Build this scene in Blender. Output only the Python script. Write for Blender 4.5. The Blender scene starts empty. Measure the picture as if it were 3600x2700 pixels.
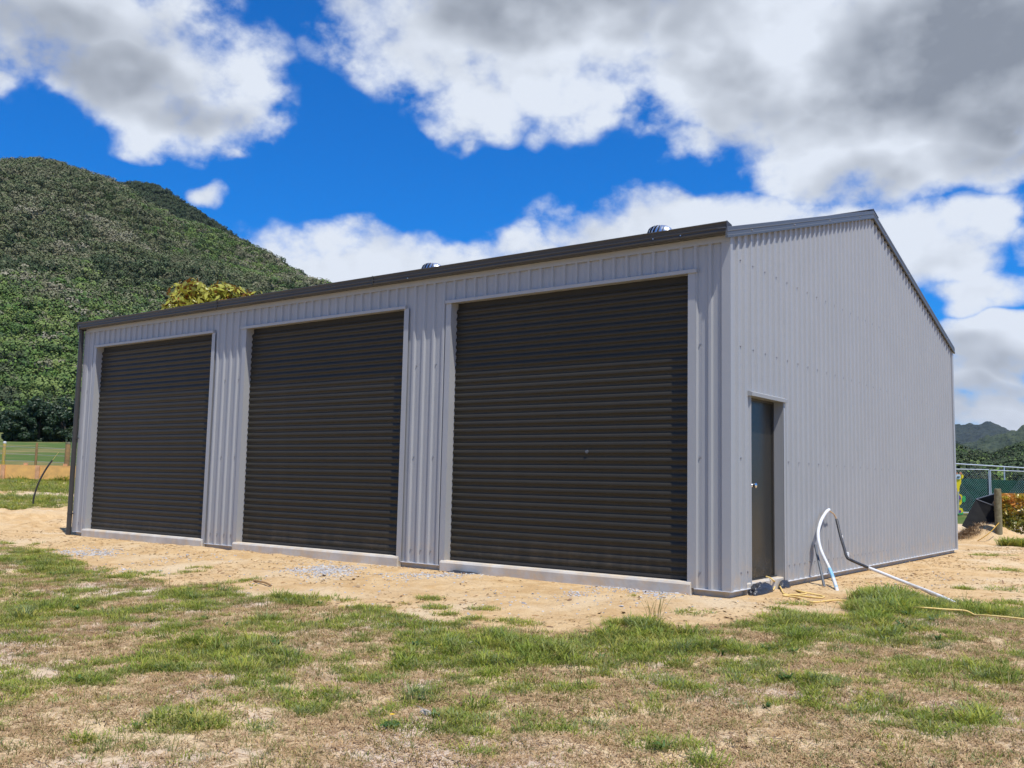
import bpy, math, random
import numpy as np
from mathutils import Vector, Matrix

random.seed(7)
RNG = np.random.default_rng(11)
R = math.radians
scene = bpy.context.scene
COL = scene.collection

# ------------------------------------------------------------------ camera
CAM = np.array([4.27314, -9.58680, 1.09965])
FPX = 3344.6                                   # focal length in photo pixels (3600 wide)
def cam_axes(yaw, pitch, roll):
    cy, sy, cp, sp = math.cos(yaw), math.sin(yaw), math.cos(pitch), math.sin(pitch)
    f = np.array([-sy*cp, cy*cp, sp]); r = np.array([cy, sy, 0]); u = np.cross(r, f)
    cr, sr = math.cos(roll), math.sin(roll)
    return cr*r + sr*u, -sr*r + cr*u, f
CR, CU, CF = cam_axes(R(36.9649), R(5.87616), R(1.23394))
cd = bpy.data.cameras.new('camera'); cam = bpy.data.objects.new('camera', cd); COL.objects.link(cam)
cd.sensor_width = 36; cd.lens = 36*FPX/3600; cd.clip_start = .05; cd.clip_end = 30000
cam.matrix_world = Matrix(((CR[0], CU[0], -CF[0], CAM[0]), (CR[1], CU[1], -CF[1], CAM[1]), (CR[2], CU[2], -CF[2], CAM[2]), (0, 0, 0, 1)))
scene.camera = cam

def ray(px, py):                               # sight line through a photo pixel, unit depth
    return CF + CR*((px-1800)/FPX) + CU*((1350-py)/FPX)
def on(px, py, axis, v):                       # where that line meets the plane axis = v
    d = ray(px, py); return CAM + d*((v-CAM[axis])/d[axis])
def deep(px, py, depth):                       # the point on it at a given depth
    return CAM + ray(px, py)*depth
def project(P):
    d = P - CAM; z = d @ CF
    return 1800 + FPX*(d @ CR)/z, 1350 - FPX*(d @ CU)/z, z

# ------------------------------------------------------------------ sun, sky, exposure
SUN = Vector((2.2, -1.0, 5.3)).normalized()
sl = bpy.data.lights.new('sun', 'SUN'); so = bpy.data.objects.new('sun', sl); COL.objects.link(so)
sl.energy = 5.0; sl.angle = R(.53); sl.color = (1.0, .955, .89)
so.rotation_euler = SUN.to_track_quat('Z', 'Y').to_euler(); so.location = (20, -10, 60)
vs = scene.view_settings
vs.view_transform = 'Standard'; vs.look = 'None'; vs.gamma = 1; vs.exposure = 0; vs.use_curve_mapping = False
cy_ = scene.cycles; cy_.max_bounces = 5; cy_.diffuse_bounces = 3; cy_.glossy_bounces = 2; cy_.transmission_bounces = 2; cy_.transparent_max_bounces = 4; cy_.caustics_reflective = False; cy_.caustics_refractive = False

class NT:                                      # small helper for node graphs
    def __init__(s, tree): s.t = tree; s.n = tree.nodes; s.l = tree.links
    def node(s, kind, **kw):
        n = s.n.new(kind)
        for k, v in kw.items(): setattr(n, k, v)
        return n
    def put(s, sock, v):
        if v is None: return
        if isinstance(v, bpy.types.NodeSocket): s.l.new(v, sock)
        else:
            if isinstance(v, (tuple, list)) and sock.type == 'RGBA' and len(v) == 3: v = (*v, 1)
            sock.default_value = v
    def math(s, op, a, b=None, c=None, clamp=False):
        n = s.node('ShaderNodeMath', operation=op, use_clamp=clamp)
        for i, v in enumerate((a, b, c)): s.put(n.inputs[i], v)
        return n.outputs[0]
    def vec(s, op, a, b=None, scale=None):
        n = s.node('ShaderNodeVectorMath', operation=op)
        s.put(n.inputs[0], a); s.put(n.inputs[1], b)
        if scale is not None: s.put(n.inputs['Scale'], scale)
        return n.outputs['Value'] if op in ('LENGTH', 'DOT_PRODUCT', 'DISTANCE') else n.outputs[0]
    def noise(s, vec, scale=5, detail=4, rough=.55, dist=0, lac=2):
        n = s.node('ShaderNodeTexNoise'); s.put(n.inputs['Vector'], vec)
        s.put(n.inputs['Scale'], scale); n.inputs['Detail'].default_value = detail
        n.inputs['Roughness'].default_value = rough; n.inputs['Distortion'].default_value = dist
        n.inputs['Lacunarity'].default_value = lac
        return n.outputs[0]
    def step(s, v, a, b, smooth=True, lo=0, hi=1):
        n = s.node('ShaderNodeMapRange', interpolation_type='SMOOTHSTEP' if smooth else 'LINEAR')
        s.put(n.inputs[0], v); s.put(n.inputs[1], a); s.put(n.inputs[2], b); n.inputs[3].default_value = lo; n.inputs[4].default_value = hi
        return n.outputs[0]
    def mix(s, f, a, b, blend='MIX'):
        n = s.node('ShaderNodeMix', data_type='RGBA', blend_type=blend)
        s.put(n.inputs[0], f); s.put(n.inputs[6], a); s.put(n.inputs[7], b)
        return n.outputs[2]
    def attr(s, name, typ='GEOMETRY', out='Fac'):
        return s.node('ShaderNodeAttribute', attribute_name=name, attribute_type=typ).outputs[out]

world = bpy.data.worlds.new('World'); scene.world = world; world.use_nodes = True
world.cycles.sampling_method = 'MANUAL'; world.cycles.sample_map_resolution = 512
w = NT(world.node_tree); w.n.clear()
SKY = w.node('ShaderNodeTexSky', sky_type='NISHITA')
SKY.sun_disc = False; SKY.sun_elevation = math.asin(SUN.z); SKY.sun_rotation = math.atan2(SUN.x, SUN.y)
SKY.air_density = 1.0; SKY.dust_density = .6; SKY.ozone_density = 3.0; SKY.altitude = 100
dirv = w.vec('NORMALIZE', w.node('ShaderNodeTexCoord').outputs['Generated'])
sep = w.node('ShaderNodeSeparateXYZ'); w.put(sep.inputs[0], dirv)
dx, dy, dz = sep.outputs
az = w.math('ARCTAN2', dx, dy); el = w.math('ARCSINE', dz)
cmb = w.node('ShaderNodeCombineXYZ'); w.put(cmb.inputs[0], az); w.put(cmb.inputs[1], el); ae = cmb.outputs[0]
warp = w.node('ShaderNodeTexNoise'); w.put(warp.inputs['Vector'], dirv); warp.inputs['Scale'].default_value = 9; warp.inputs['Detail'].default_value = 2; warp.inputs['Roughness'].default_value = .6
ae_w = w.vec('ADD', ae, w.vec('SCALE', w.vec('SUBTRACT', warp.outputs['Color'], (.5, .5, .5)), scale=.11))
# the cumulus in view: position in the sky (through photo pixels), half sizes, weight
CLOUDS = [
 (120,20,560,200,1.0),(520,190,400,230,1.0),(660,380,330,170,.95),(330,240,330,170,.8),(850,370,170,160,.55),(30,330,90,50,.3),
 (1290,30,150,150,.7),(1520,140,380,200,1.0),(1950,110,620,230,1.1),(1640,320,240,150,.62),(2010,310,230,170,.62),(1660,420,90,90,.36),(2060,400,110,80,.36),
 (2650,150,640,300,1.1),(3300,200,600,400,1.2),(2620,390,400,170,.85),(3180,490,540,195,1.1),(2430,490,210,85,.6),(3450,600,400,100,.9),
 (1090,935,220,95,.8),(1230,965,330,110,.9),(1480,970,560,160,1.05),(1950,900,420,140,1.0),(2200,820,300,150,1.0),(2560,810,340,140,1.0),
 (2990,815,290,120,1.0),(3230,910,310,150,1.0),(3450,1050,270,80,.85),(3640,900,90,70,.5),
 (3500,1240,300,70,.75),(3560,1340,420,75,.85),(3450,1440,440,80,.95),
 (738,726,85,44,.62),(800,570,90,32,.34),
]
GREYS = [(380,300,420,130,.75),(620,400,300,100,.95),(130,100,330,120,.4),(1900,30,520,150,1.0),(1650,170,260,90,.3),(2950,430,560,110,.55),(3350,170,480,330,1.35),(3000,620,600,90,.75),(2650,360,300,110,.5),(3500,1270,330,45,.35),(3520,1370,330,40,.3),(3380,1080,330,60,.3),(3330,930,300,70,.4),(2500,260,360,90,.4),(1480,960,420,70,.25),(2300,900,420,80,.2)]
def blobs(items, grow):
    tot = None
    for cx, cy, rx, ry, wt in items:
        d = ray(cx, cy); d = d/np.linalg.norm(d); sx_, sy_ = grow*rx/FPX, grow*ry/FPX
        mv = w.node('ShaderNodeVectorMath', operation='MULTIPLY_ADD'); w.put(mv.inputs[0], ae_w)
        mv.inputs[1].default_value = (1/sx_, 1/sy_, 0); mv.inputs[2].default_value = (-math.atan2(d[0], d[1])/sx_, -math.asin(d[2])/sy_, 0)
        v = w.math('MULTIPLY_ADD', w.vec('DOT_PRODUCT', mv.outputs[0], mv.outputs[0]), -wt, wt)
        tot = w.math('MAXIMUM', v, 0.0 if tot is None else tot)
    return tot
field = blobs([(a, b_, c, d, e if e > .7 else e+.22) for a, b_, c, d, e in CLOUDS], 1.42); grey = blobs(GREYS, 1.15)
# beyond the frame the same broken cumulus goes on
inframe = w.math('MULTIPLY', w.math('MULTIPLY', w.step(az, R(-74), R(-67)), w.step(az, R(-1), R(-7))), w.step(el, R(33), R(27)))
div = w.math('ADD', w.math('ABSOLUTE', dz), .22)
plane = w.vec('DIVIDE', dirv, None); 
pc = w.node('ShaderNodeCombineXYZ')
w.put(pc.inputs[0], w.math('DIVIDE', dx, div)); w.put(pc.inputs[1], w.math('DIVIDE', dy, div))
wide = w.step(w.noise(pc.outputs[0], 1.6, 3, .5), .47, .68, hi=.85)
for l in list(w.l):
    if l.from_node == plane.node: w.l.remove(l)
w.n.remove(plane.node)
out_fac = w.math('SUBTRACT', 1, inframe)
field = w.math('ADD', field, w.math('MULTIPLY', out_fac, wide))
grey = w.math('ADD', grey, w.math('MULTIPLY', out_fac, w.math('MULTIPLY', wide, .5)))
st = w.vec('MULTIPLY', dirv, (1, 1, 1.35))
n_big = w.noise(st, 12, 6, .56)
n_lit = w.noise(w.vec('ADD', st, (.010, -.005, .025)), 11, 3, .6)
soft = w.math('SUBTRACT', w.noise(st, 6.5, 3, .5), .5)
gate = w.math('MULTIPLY', w.step(field, .0, .4, lo=.25, hi=1.0), w.step(field, 1.1, .45, lo=.6))
rag = w.math('MULTIPLY', w.math('SUBTRACT', n_big, .5), 2.5)
cov = w.math('ADD', field, w.math('MULTIPLY', rag, gate))
alpha = w.step(cov, .24, .84)
relief = w.math('SUBTRACT', n_big, n_lit)
core = w.step(w.math('ADD', grey, w.math('MULTIPLY', soft, 2.3)), -.12, 1.15)
shade = w.math('ADD', core, w.math('MULTIPLY', relief, -1.1), clamp=True)
shade = w.math('MULTIPLY', shade, w.step(cov, .4, 1.1, lo=.5))
ccol = w.mix(shade, (.77, .83, .93), (.26, .295, .36))
skyc = w.mix(1, SKY.outputs[0], (.045, .66, 1.40), 'MULTIPLY')
bg_sky = w.vec('SCALE', skyc, scale=.115)
final = w.mix(alpha, bg_sky, ccol)
bgn = w.node('ShaderNodeBackground'); w.put(bgn.inputs[0], final); bgn.inputs[1].default_value = 1.0
w.put(w.node('ShaderNodeOutputWorld').inputs[0], bgn.outputs[0])

# ------------------------------------------------------------------ helpers: meshes, tags, materials
def tag(o, label=None, cat=None, group=None, kind=None):
    for k, v in (('label', label), ('category', cat), ('group', group), ('kind', kind)):
        if v: o[k] = v
    return o
def link(o, parent=None):
    COL.objects.link(o)
    if parent is not None:
        o.parent = parent
        if parent.type == 'EMPTY': o.location = Vector(o.location) - parent.location
    return o
def empty(name, loc, label=None, cat=None, group=None):
    o = bpy.data.objects.new(name, None); o.empty_display_size = .3; COL.objects.link(o); o.location = loc
    return tag(o, label, cat, group)

class MB:
    def __init__(s): s.v = []; s.f = []
    def add(s, vs, fs):
        b = len(s.v); s.v += [tuple(p) for p in vs]; s.f += [tuple(i+b for i in f) for f in fs]; return s
    def box(s, x0, x1, y0, y1, z0, z1):
        return s.add([(x, y, z) for z in (z0, z1) for y in (y0, y1) for x in (x0, x1)],
                     [(0,2,3,1),(4,5,7,6),(0,1,5,4),(2,6,7,3),(0,4,6,2),(1,3,7,5)])
    def strip(s, pts, a, b):                   # polyline swept from offset vector a to b (open sheet)
        n = len(pts); A = [np.add(p, a) for p in pts]; B = [np.add(p, b) for p in pts]
        return s.add(A+B, [(i, i+1, n+i+1, n+i) for i in range(n-1)])
    def solid(s, pts, a, b):                   # closed outline swept from a to b, with ends
        n = len(pts); A = [np.add(p, a) for p in pts]; B = [np.add(p, b) for p in pts]
        return s.add(A+B, [(i, (i+1) % n, n+(i+1) % n, n+i) for i in range(n)] + [tuple(range(n-1, -1, -1)), tuple(range(n, 2*n))])
    def tube(s, pts, rad, sides=8, caps=True):
        P = [Vector(p) for p in pts]; n = len(P); rads = rad if hasattr(rad, '__len__') else [rad]*n
        t0 = (P[1]-P[0]).normalized(); up = Vector((0, 0, 1)) if abs(t0.z) < .9 else Vector((1, 0, 0))
        nx = t0.cross(up).normalized(); vs = []
        for i in range(n):
            t = (P[min(i+1, n-1)]-P[max(i-1, 0)]).normalized()
            nx = (nx - t*nx.dot(t)).normalized(); ny = t.cross(nx)
            for k in range(sides):
                a = 2*math.pi*k/sides; vs.append(P[i] + (nx*math.cos(a)+ny*math.sin(a))*rads[i])
        fs = [(i*sides+k, i*sides+(k+1) % sides, (i+1)*sides+(k+1) % sides, (i+1)*sides+k) for i in range(n-1) for k in range(sides)]
        if caps: fs += [tuple(range(sides-1, -1, -1)), tuple((n-1)*sides+k for k in range(sides))]
        return s.add(vs, fs)
    def mesh(s, name, mat, smooth=False):
        m = bpy.data.meshes.new(name); m.from_pydata(s.v, [], s.f); m.materials.append(mat)
        if smooth: m.polygons.foreach_set('use_smooth', [True]*len(m.polygons))
        m.update(); return m
    def build(s, name, mat, parent=None, smooth=False):
        return link(bpy.data.objects.new(name, s.mesh(name, mat, smooth)), parent)
def add_normals_fix(o, ang=35):
    o.data.polygons.foreach_set('use_smooth', [True]*len(o.data.polygons))
    try: o.data.set_sharp_from_angle(angle=R(ang))
    except Exception: pass
    return o
def np_mesh(name, V, F, mat, smooth=False):    # quads or tris from arrays
    m = bpy.data.meshes.new(name); V = np.asarray(V, np.float32); F = np.asarray(F, np.int32); k = F.shape[1]
    m.vertices.add(len(V)); m.vertices.foreach_set('co', V.ravel())
    m.loops.add(F.size); m.loops.foreach_set('vertex_index', F.ravel())
    m.polygons.add(len(F)); m.polygons.foreach_set('loop_start', np.arange(0, F.size, k, dtype=np.int32))
    m.polygons.foreach_set('loop_total', np.full(len(F), k, np.int32))
    if mat is not None: m.materials.append(mat)
    if smooth: m.polygons.foreach_set('use_smooth', np.ones(len(F), bool))
    m.update(calc_edges=True); m.validate(); return m
def smoothpath(pts, n=8):
    P = [np.array(p, float) for p in pts]; P = [2*P[0]-P[1]] + P + [2*P[-1]-P[-2]]; out = []
    for i in range(1, len(P)-2):
        for k in range(n):
            t = k/n; a, b, c, d = P[i-1:i+3]
            out.append(.5*((2*b)+(-a+c)*t+(2*a-5*b+4*c-d)*t*t+(-a+3*b-3*c+d)*t**3))
    out.append(P[-2]); return out

def _hash(ix, iy, seed):
    h = (ix.astype(np.int64)*374761393 + iy.astype(np.int64)*668265263 + seed*974634) & 0xffffffff
    h = ((h ^ (h >> 13))*1274126177) & 0xffffffff
    return ((h ^ (h >> 16)) & 0xffff)/65535.0
def vnoise(x, y, seed=0):
    x = np.asarray(x, float); y = np.asarray(y, float)
    ix, iy = np.floor(x), np.floor(y); fx, fy = x-ix, y-iy; fx = fx*fx*(3-2*fx); fy = fy*fy*(3-2*fy)
    a, b, c, d = _hash(ix, iy, seed), _hash(ix+1, iy, seed), _hash(ix, iy+1, seed), _hash(ix+1, iy+1, seed)
    return a+(b-a)*fx+(c-a)*fy+(a-b-c+d)*fx*fy
def fbm(x, y, octs=4, seed=0, gain=.5):
    v = 0; a = 1; t = 0
    for o in range(octs): v = v+a*vnoise(x*2**o, y*2**o, seed+o*17); t += a; a *= gain
    return v/t
def sstep(a, b, x):
    t = np.clip((np.asarray(x, float)-a)/(b-a), 0, 1); return t*t*(3-2*t)

def mat(name, col, rough=.5, metal=0, spec=.5, bump=None, vary=None, back=None, trans=0, rand=None, dust=None):
    m = bpy.data.materials.new(name); m.use_nodes = True; t = NT(m.node_tree)
    b = t.n['Principled BSDF']; b.inputs['Roughness'].default_value = rough; b.inputs['Metallic'].default_value = metal
    b.inputs['Specular IOR Level'].default_value = spec
    c = (*col, 1); pos = t.node('ShaderNodeTexCoord').outputs['Object']
    if vary:                                   # (other colour, scale, contrast)
        f = t.step(t.noise(pos, vary[1], 5, .6), .5-vary[2], .5+vary[2]); c = t.mix(f, c, vary[0])
    if rand:                                   # colour set that changes from one instance to the next
        r = t.node('ShaderNodeObjectInfo').outputs['Random']; cr = t.node('ShaderNodeValToRGB'); t.put(cr.inputs[0], r)
        e = cr.color_ramp.elements
        while len(e) < len(rand): e.new(.5)
        for i, cc in enumerate(rand): e[i].position = i/(len(rand)-1); e[i].color = (*cc, 1)
        c = cr.outputs[0]
        if vary: c = t.mix(t.step(t.noise(pos, vary[1], 5, .6), .5-vary[2], .5+vary[2]), c, vary[0])
    if dust:                                   # dry splash and dust low on the wall
        sx = t.node('ShaderNodeSeparateXYZ'); t.put(sx.inputs[0], t.node('ShaderNodeNewGeometry').outputs['Position'])
        f = t.math('MULTIPLY', t.step(sx.outputs[2], .55, -.05), t.step(t.noise(pos, 7, 5, .65), .38, .72)); c = t.mix(t.math('MULTIPLY', f, dust[3]), c, dust[:3])
    if back: c = t.mix(t.node('ShaderNodeNewGeometry').outputs['Backfacing'], c, back)
    t.put(b.inputs['Base Color'], c)
    if bump:                                   # (scale, strength, distance)
        bn = t.node('ShaderNodeBump'); bn.inputs['Strength'].default_value = bump[1]; bn.inputs['Distance'].default_value = bump[2]
        t.put(bn.inputs['Height'], t.noise(pos, bump[0], 5, .6)); t.put(b.inputs['Normal'], bn.outputs[0])
    if trans:                                  # light through leaves
        tr = t.node('ShaderNodeBsdfTranslucent'); t.put(tr.inputs[0], c)
        mx = t.node('ShaderNodeMixShader'); mx.inputs[0].default_value = trans
        t.put(mx.inputs[1], b.outputs[0]); t.put(mx.inputs[2], tr.outputs[0]); t.put(t.n['Material Output'].inputs[0], mx.outputs[0])
    return m
M = {}
M['clad'] = mat('grey_painted_steel', (.354, .361, .368), .42, vary=((.334, .340, .345), 1.3, .3), spec=.4, bump=(1.4, .12, .03), dust=(.55, .40, .24, .42))
M['dark'] = mat('dark_painted_steel', (.045, .042, .038), .38, vary=((.055, .051, .045), 2.0, .3), spec=.35)
M['door'] = mat('roller_door_steel', (.035, .032, .0245), .42, vary=((.041, .037, .028), 3, .3), spec=.2, bump=(1.5, .10, .02), dust=(.40, .29, .18, .13))
M['leaf_door'] = mat('smooth_door_steel', (.028, .026, .021), .27, spec=.3, bump=(2, .03, .01), dust=(.40, .29, .18, .13))
M['barge'] = mat('sky_lit_barge_steel', (.095, .10, .105), .4)  # same dark trim steel, lightened in colour for light and sky reflection
M['vermin'] = mat('white_base_strip', (.62, .63, .65), .5)
M['conc'] = mat('concrete', (.60, .57, .51), .85, vary=((.47, .43, .37), 4, .22), bump=(60, .25, .004), dust=(.62, .46, .27, .75))
M['rubber_shade'] = mat('black_rubber_and_shade', (.02, .02, .02), .7)
M['chrome'] = mat('bright_metal', (.8, .8, .8), .15, 1)
M['alu'] = mat('mill_aluminium', (.82, .83, .85), .28, .9)
M['screw'] = mat('screw_head', (.30, .30, .32), .4, .3)
M['pvc_white'] = mat('white_conduit', (.78, .79, .82), .45, vary=((.6, .6, .58), 8, .25))
M['pvc_black'] = mat('black_conduit', (.022, .023, .026), .5, vary=((.06, .06, .065), 14, .3))
M['pvc_grey'] = mat('grey_conduit', (.10, .11, .125), .5)
M['blue'] = mat('blue_marking', (.25, .5, .75), .5)
M['wire'] = mat('tan_cable', (.62, .40, .20), .5)
M['cord'] = mat('yellow_rope', (.80, .62, .26), .75, vary=((.7, .45, .1), 30, .3))
M['cord2'] = mat('orange_rope', (.62, .35, .04), .75)
M['poly'] = mat('black_polythene', (.035, .038, .045), .28, bump=(22, .8, .02))
M['post'] = mat('weathered_timber', (.36, .20, .065), .85, vary=((.20, .13, .06), 9, .25), bump=(30, .3, .01))
M['post_old'] = mat('mossy_timber', (.13, .11, .055), .9, vary=((.22, .20, .12), 14, .2), bump=(30, .4, .01))
M['pine'] = mat('fresh_pine', (.86, .49, .14), .75, vary=((.66, .37, .12), 5, .25), bump=(18, .15, .01))
M['peg'] = mat('fresh_pine_peg', (.74, .40, .22), .75, vary=((.52, .28, .13), 5, .25))
M['moss'] = mat('yellow_lichen', (.55, .38, .03), .9, vary=((.35, .25, .12), 16, .15))
M['white_p'] = mat('white_paint', (.7, .7, .68), .6)
M['galv'] = mat('galvanised_tube', (.62, .64, .66), .35, .7)
M['cloth'] = mat('green_shade_cloth', (.008, .05, .034), .8, spec=.15, vary=((.018, .085, .055), 3, .2), bump=(4, .6, .05))
M['black_p'] = mat('black_plastic', (.006, .006, .007), .6, spec=.2, vary=((.014, .014, .014), 9, .2))
M['trunk'] = mat('bark', (.11, .085, .06), .9, bump=(12, .5, .03))

# ------------------------------------------------------------------ ground
PL_D = [0, 19, 20.5, 23, 26, 30, 34, 50, 80, 120, 200, 340, 600, 20000]
PL_Z = [-.06, -.06, .02, .24, .48, .80, .97, 1.5, 2.9, 4.7, 8.5, 16, 24, 30]
PR_D = [0, 24, 38, 60, 200, 600, 20000]; PR_Z = [-.06, -.06, .15, .35, 1.2, 4, 10]
def ground_base(x, y):
    x = np.asarray(x, float); y = np.asarray(y, float)
    dep = (x-CAM[0])*CF[0]+(y-CAM[1])*CF[1]
    near = -.055-.05*np.clip(-1.0-y, 0, 9)
    left = np.interp(dep, PL_D, PL_Z)+.06; right = np.interp(dep, PR_D, PR_Z)+.06
    lat = 1800+FPX*((x-CAM[0])*CR[0]+(y-CAM[1])*CR[1])/np.maximum(dep, 1)
    wl = sstep(-13.35, -15.2, x)*sstep(900, 450, lat)
    return near + wl*left + (1-wl)*right
MX, MY = .25, 15.2                             # soil heap behind the shed
def ground_z(x, y):
    x = np.asarray(x, float); y = np.asarray(y, float)
    z = ground_base(x, y)
    amp = np.where((np.abs(x) < 40) & (np.abs(y) < 40), 1, 0.0)
    z = z + amp*((fbm(x*.9, y*.9, 3, 3)-.5)*.07 + (fbm(x*4, y*4, 3, 9)-.5)*.05)
    bank = np.exp(-(((x+17.5)/3)**2+((y-1.0)/2.2)**2))
    z = z + bank*(fbm(x*2.5, y*2.5, 3, 21)-.5)*.25
    inn = sstep(.25, -.0, np.maximum(np.maximum(x-0.0, -13.25-x), np.maximum(-.02-y, y-10.5)))   # level under and right beside the slab
    z = z*(1-inn) + (-.075)*inn
    z = z + .46*np.exp(-(((x+.45-MX)/.62)**2+((y-MY)/.6)**2))
    return z
# the line where the lawn gives way to sand, and how green the lawn is, as the photograph shows them
GB = np.array([(-400,1890),(0,1912),(163,1945),(244,1958),(325,1996),(434,2034),(542,2040),(597,2061),(705,2053),(841,2067),(895,2094),(976,2094),(1085,2105),(1200,2132),(1281,2127),(1363,2143),(1471,2170),(1580,2181),(1688,2208),(1742,2219),(1878,2224),(1987,2224),(2068,2219),(2149,2192),(2231,2181),(2339,2197),(2400,2208),(2617,2192),(2725,2170),(2834,2175),(2997,2186),(3012,2110),(3051,2075),(3214,2095),(3295,2110),(3403,2132),(3600,2137),(4200,2150)])
def lawn_sd(px, py, dep):                      # metres inside the lawn (negative: sand)
    return (py-np.interp(px, GB[:, 0], GB[:, 1]))*dep*dep/(FPX*1.25)
GREEN = [(1330,2190,170,55,1),(1500,2230,200,55,1),(1700,2275,250,55,1),(1950,2285,250,55,1),(2200,2265,200,80,1),(2350,2300,250,95,1),(2600,2330,260,85,.9),(2800,2260,220,90,.8),
 (3130,2130,110,60,1.4),(3080,2160,90,60,1.4),(3250,2150,150,50,1.1),(3450,2150,220,35,1.1),(3000,2230,300,60,.8),(2700,2200,180,35,1.1),(2550,2385,220,50,.9),(2870,2405,70,35,1.2),
 (1500,2450,100,45,.8),(1700,2370,150,55,.65),(1870,2420,150,45,.7),(1680,2550,190,60,.9),(1560,2580,70,30,1.1),(700,2265,200,35,.9),(880,2285,180,50,.9),(560,2340,200,40,.9),(300,2385,260,55,.55),
 (100,2235,150,45,.75),(100,2130,160,60,.8),(420,2165,220,40,.75),(700,2085,150,30,.9),(640,2130,120,30,.7),(1050,2110,120,25,.9),(1000,2190,160,40,.55),(680,2545,170,35,1),(900,2570,65,45,1.2),(1390,2548,55,35,1.3),
 (1080,2500,80,40,.7),(3050,2480,75,38,1),(3170,2520,75,32,1),(3300,2530,100,40,.7),(3450,2340,150,45,.7),(3350,2250,200,50,.7),(2900,2500,60,35,.9),(2480,2675,70,30,1.1),(600,2650,90,40,.6),(2150,2620,100,40,.6),(2340,2620,120,60,.6),
 (250,2000,170,45,.8),(130,1950,150,30,.7),(1020,2450,120,40,.5),(1350,2350,120,40,.45),(3420,2520,90,40,.9),(30,2420,70,60,.9)]
def green(px, py):
    g = np.zeros_like(px)
    for cx, cy, rx, ry, s in GREEN: g = np.maximum(g, s*np.exp(-(((px-cx)/rx)**2+((py-cy)/ry)**2)))
    return g
def axis(segs):
    out = []
    for a, b, s in segs: out += list(np.arange(a, b, s))
    return np.array(out + [segs[-1][1]])
def geo(a, b, n): return list(a*np.power(b/a, np.arange(1, n+1)/n))
gx = np.concatenate([[-x for x in geo(40, 9000, 40)][::-1], axis([(-40, -19, .35), (-19, 6, .065), (6, 12, .4)]), geo(12.5, 9000, 36)])
gy = np.concatenate([[-y for y in geo(14, 9000, 34)][::-1], axis([(-14, -8, .3), (-8, 3, .055), (3, 17, .075), (17, 45, .35)]), geo(45.5, 9000, 40)])
GXm, GYm = np.meshgrid(gx, gy); gxf, gyf = GXm.ravel(), GYm.ravel()
gzf = ground_z(gxf, gyf)
nx_, ny_ = len(gx), len(gy)
ii = np.arange(ny_-1)[:, None]*nx_+np.arange(nx_-1)[None, :]
gF = np.stack([ii, ii+1, ii+nx_+1, ii+nx_], -1).reshape(-1, 4)
gV = np.stack([gxf, gyf, gzf], -1)
ppx, ppy, pdp = project(gV)
ok = pdp > .5
sd = np.where(ok, lawn_sd(np.where(ok, ppx, 1800), np.where(ok, ppy, 5000), np.clip(pdp, .5, 40)), 3)
sd = sd + (fbm(gxf*2.2, gyf*2.2, 3, 40)-.5)*.7
sand = sstep(.18, -.18, sd)
depf = (gxf-CAM[0])*CF[0]+(gyf-CAM[1])*CF[1]
farl = (gxf < -13.4) & (depf > 21)
edge = 22.6+(fbm(gxf*.8, gyf*.8, 3, 77)-.5)*2.4
sand = np.where(farl, sstep(.35, -.35, depf-edge), sand)
strip = np.exp(-((depf-26.0)/.5)**2)*sstep(.45, .6, fbm(gxf*.5, gyf*.5, 2, 5)); sand = np.where(farl, np.maximum(sand, strip*.9), sand)
sand = np.where((gxf > -13) & (depf > 26), sstep(27, 25, depf), sand)
sand = np.where(depf < .5, 0, sand)
past = np.where(depf > 31, 1.0, 0.0)
gm = bpy.data.materials.new('ground_soil'); gm.use_nodes = True; t = NT(gm.node_tree); b = t.n['Principled BSDF']
pos = t.node('ShaderNodeTexCoord').outputs['Object']
nL, nM, nS, nX = t.noise(pos, .7, 4), t.noise(pos, 4.5, 5, .6), t.noise(pos, 24, 5, .65), t.noise(pos, 110, 3, .6)
sc = t.mix(t.step(nM, .36, .66), (.66, .465, .245), (.55, .355, .165))
sc = t.mix(t.step(nL, .45, .66), sc, (.68, .52, .32))
sc = t.mix(t.step(nS, .56, .72), sc, (.42, .265, .14))
sc = t.mix(t.step(nX, .60, .74), sc, (.74, .58, .37))
sc = t.mix(t.step(t.noise(pos, 60, 4, .7), .635, .70), sc, (.20, .125, .075))
dc = t.mix(t.step(nM, .35, .65), (.74, .56, .315), (.60, .44, .245))
dc = t.mix(t.step(nS, .45, .7), dc, (.78, .59, .38))
dc = t.mix(t.step(nX, .5, .72), dc, (.34, .235, .15))
dc = t.mix(t.step(nL, .50, .62), dc, (.68, .535, .40))
pcol = t.mix(t.step(t.noise(pos, .11, 5, .6), .42, .60), (.085, .135, .03), (.23, .19, .075))
pcol = t.mix(t.step(t.noise(pos, .9, 4, .6), .5, .75), pcol, (.07, .12, .025))
sf = t.step(t.math('ADD', t.attr('sand'), t.math('MULTIPLY', t.math('SUBTRACT', nS, .5), .9)), .35, .65)
bc = t.mix(t.attr('pasture'), dc, pcol)
t.put(b.inputs['Base Color'], t.mix(sf, bc, sc)); b.inputs['Roughness'].default_value = .95; b.inputs['Specular IOR Level'].default_value = .15
bp = t.node('ShaderNodeBump'); bp.inputs['Strength'].default_value = .9; bp.inputs['Distance'].default_value = .06
t.put(bp.inputs['Height'], t.math('ADD', t.math('MULTIPLY', nM, .9), t.math('ADD', t.math('MULTIPLY', nS, .5), t.math('MULTIPLY', nX, .16)))); t.put(b.inputs['Normal'], bp.outputs[0])
gme = np_mesh('ground', gV, gF, gm, True)
for nm, arr in (('sand', sand), ('pasture', past)):
    a = gme.attributes.new(nm, 'FLOAT', 'POINT'); a.data.foreach_set('value', arr.astype(np.float32))
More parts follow.
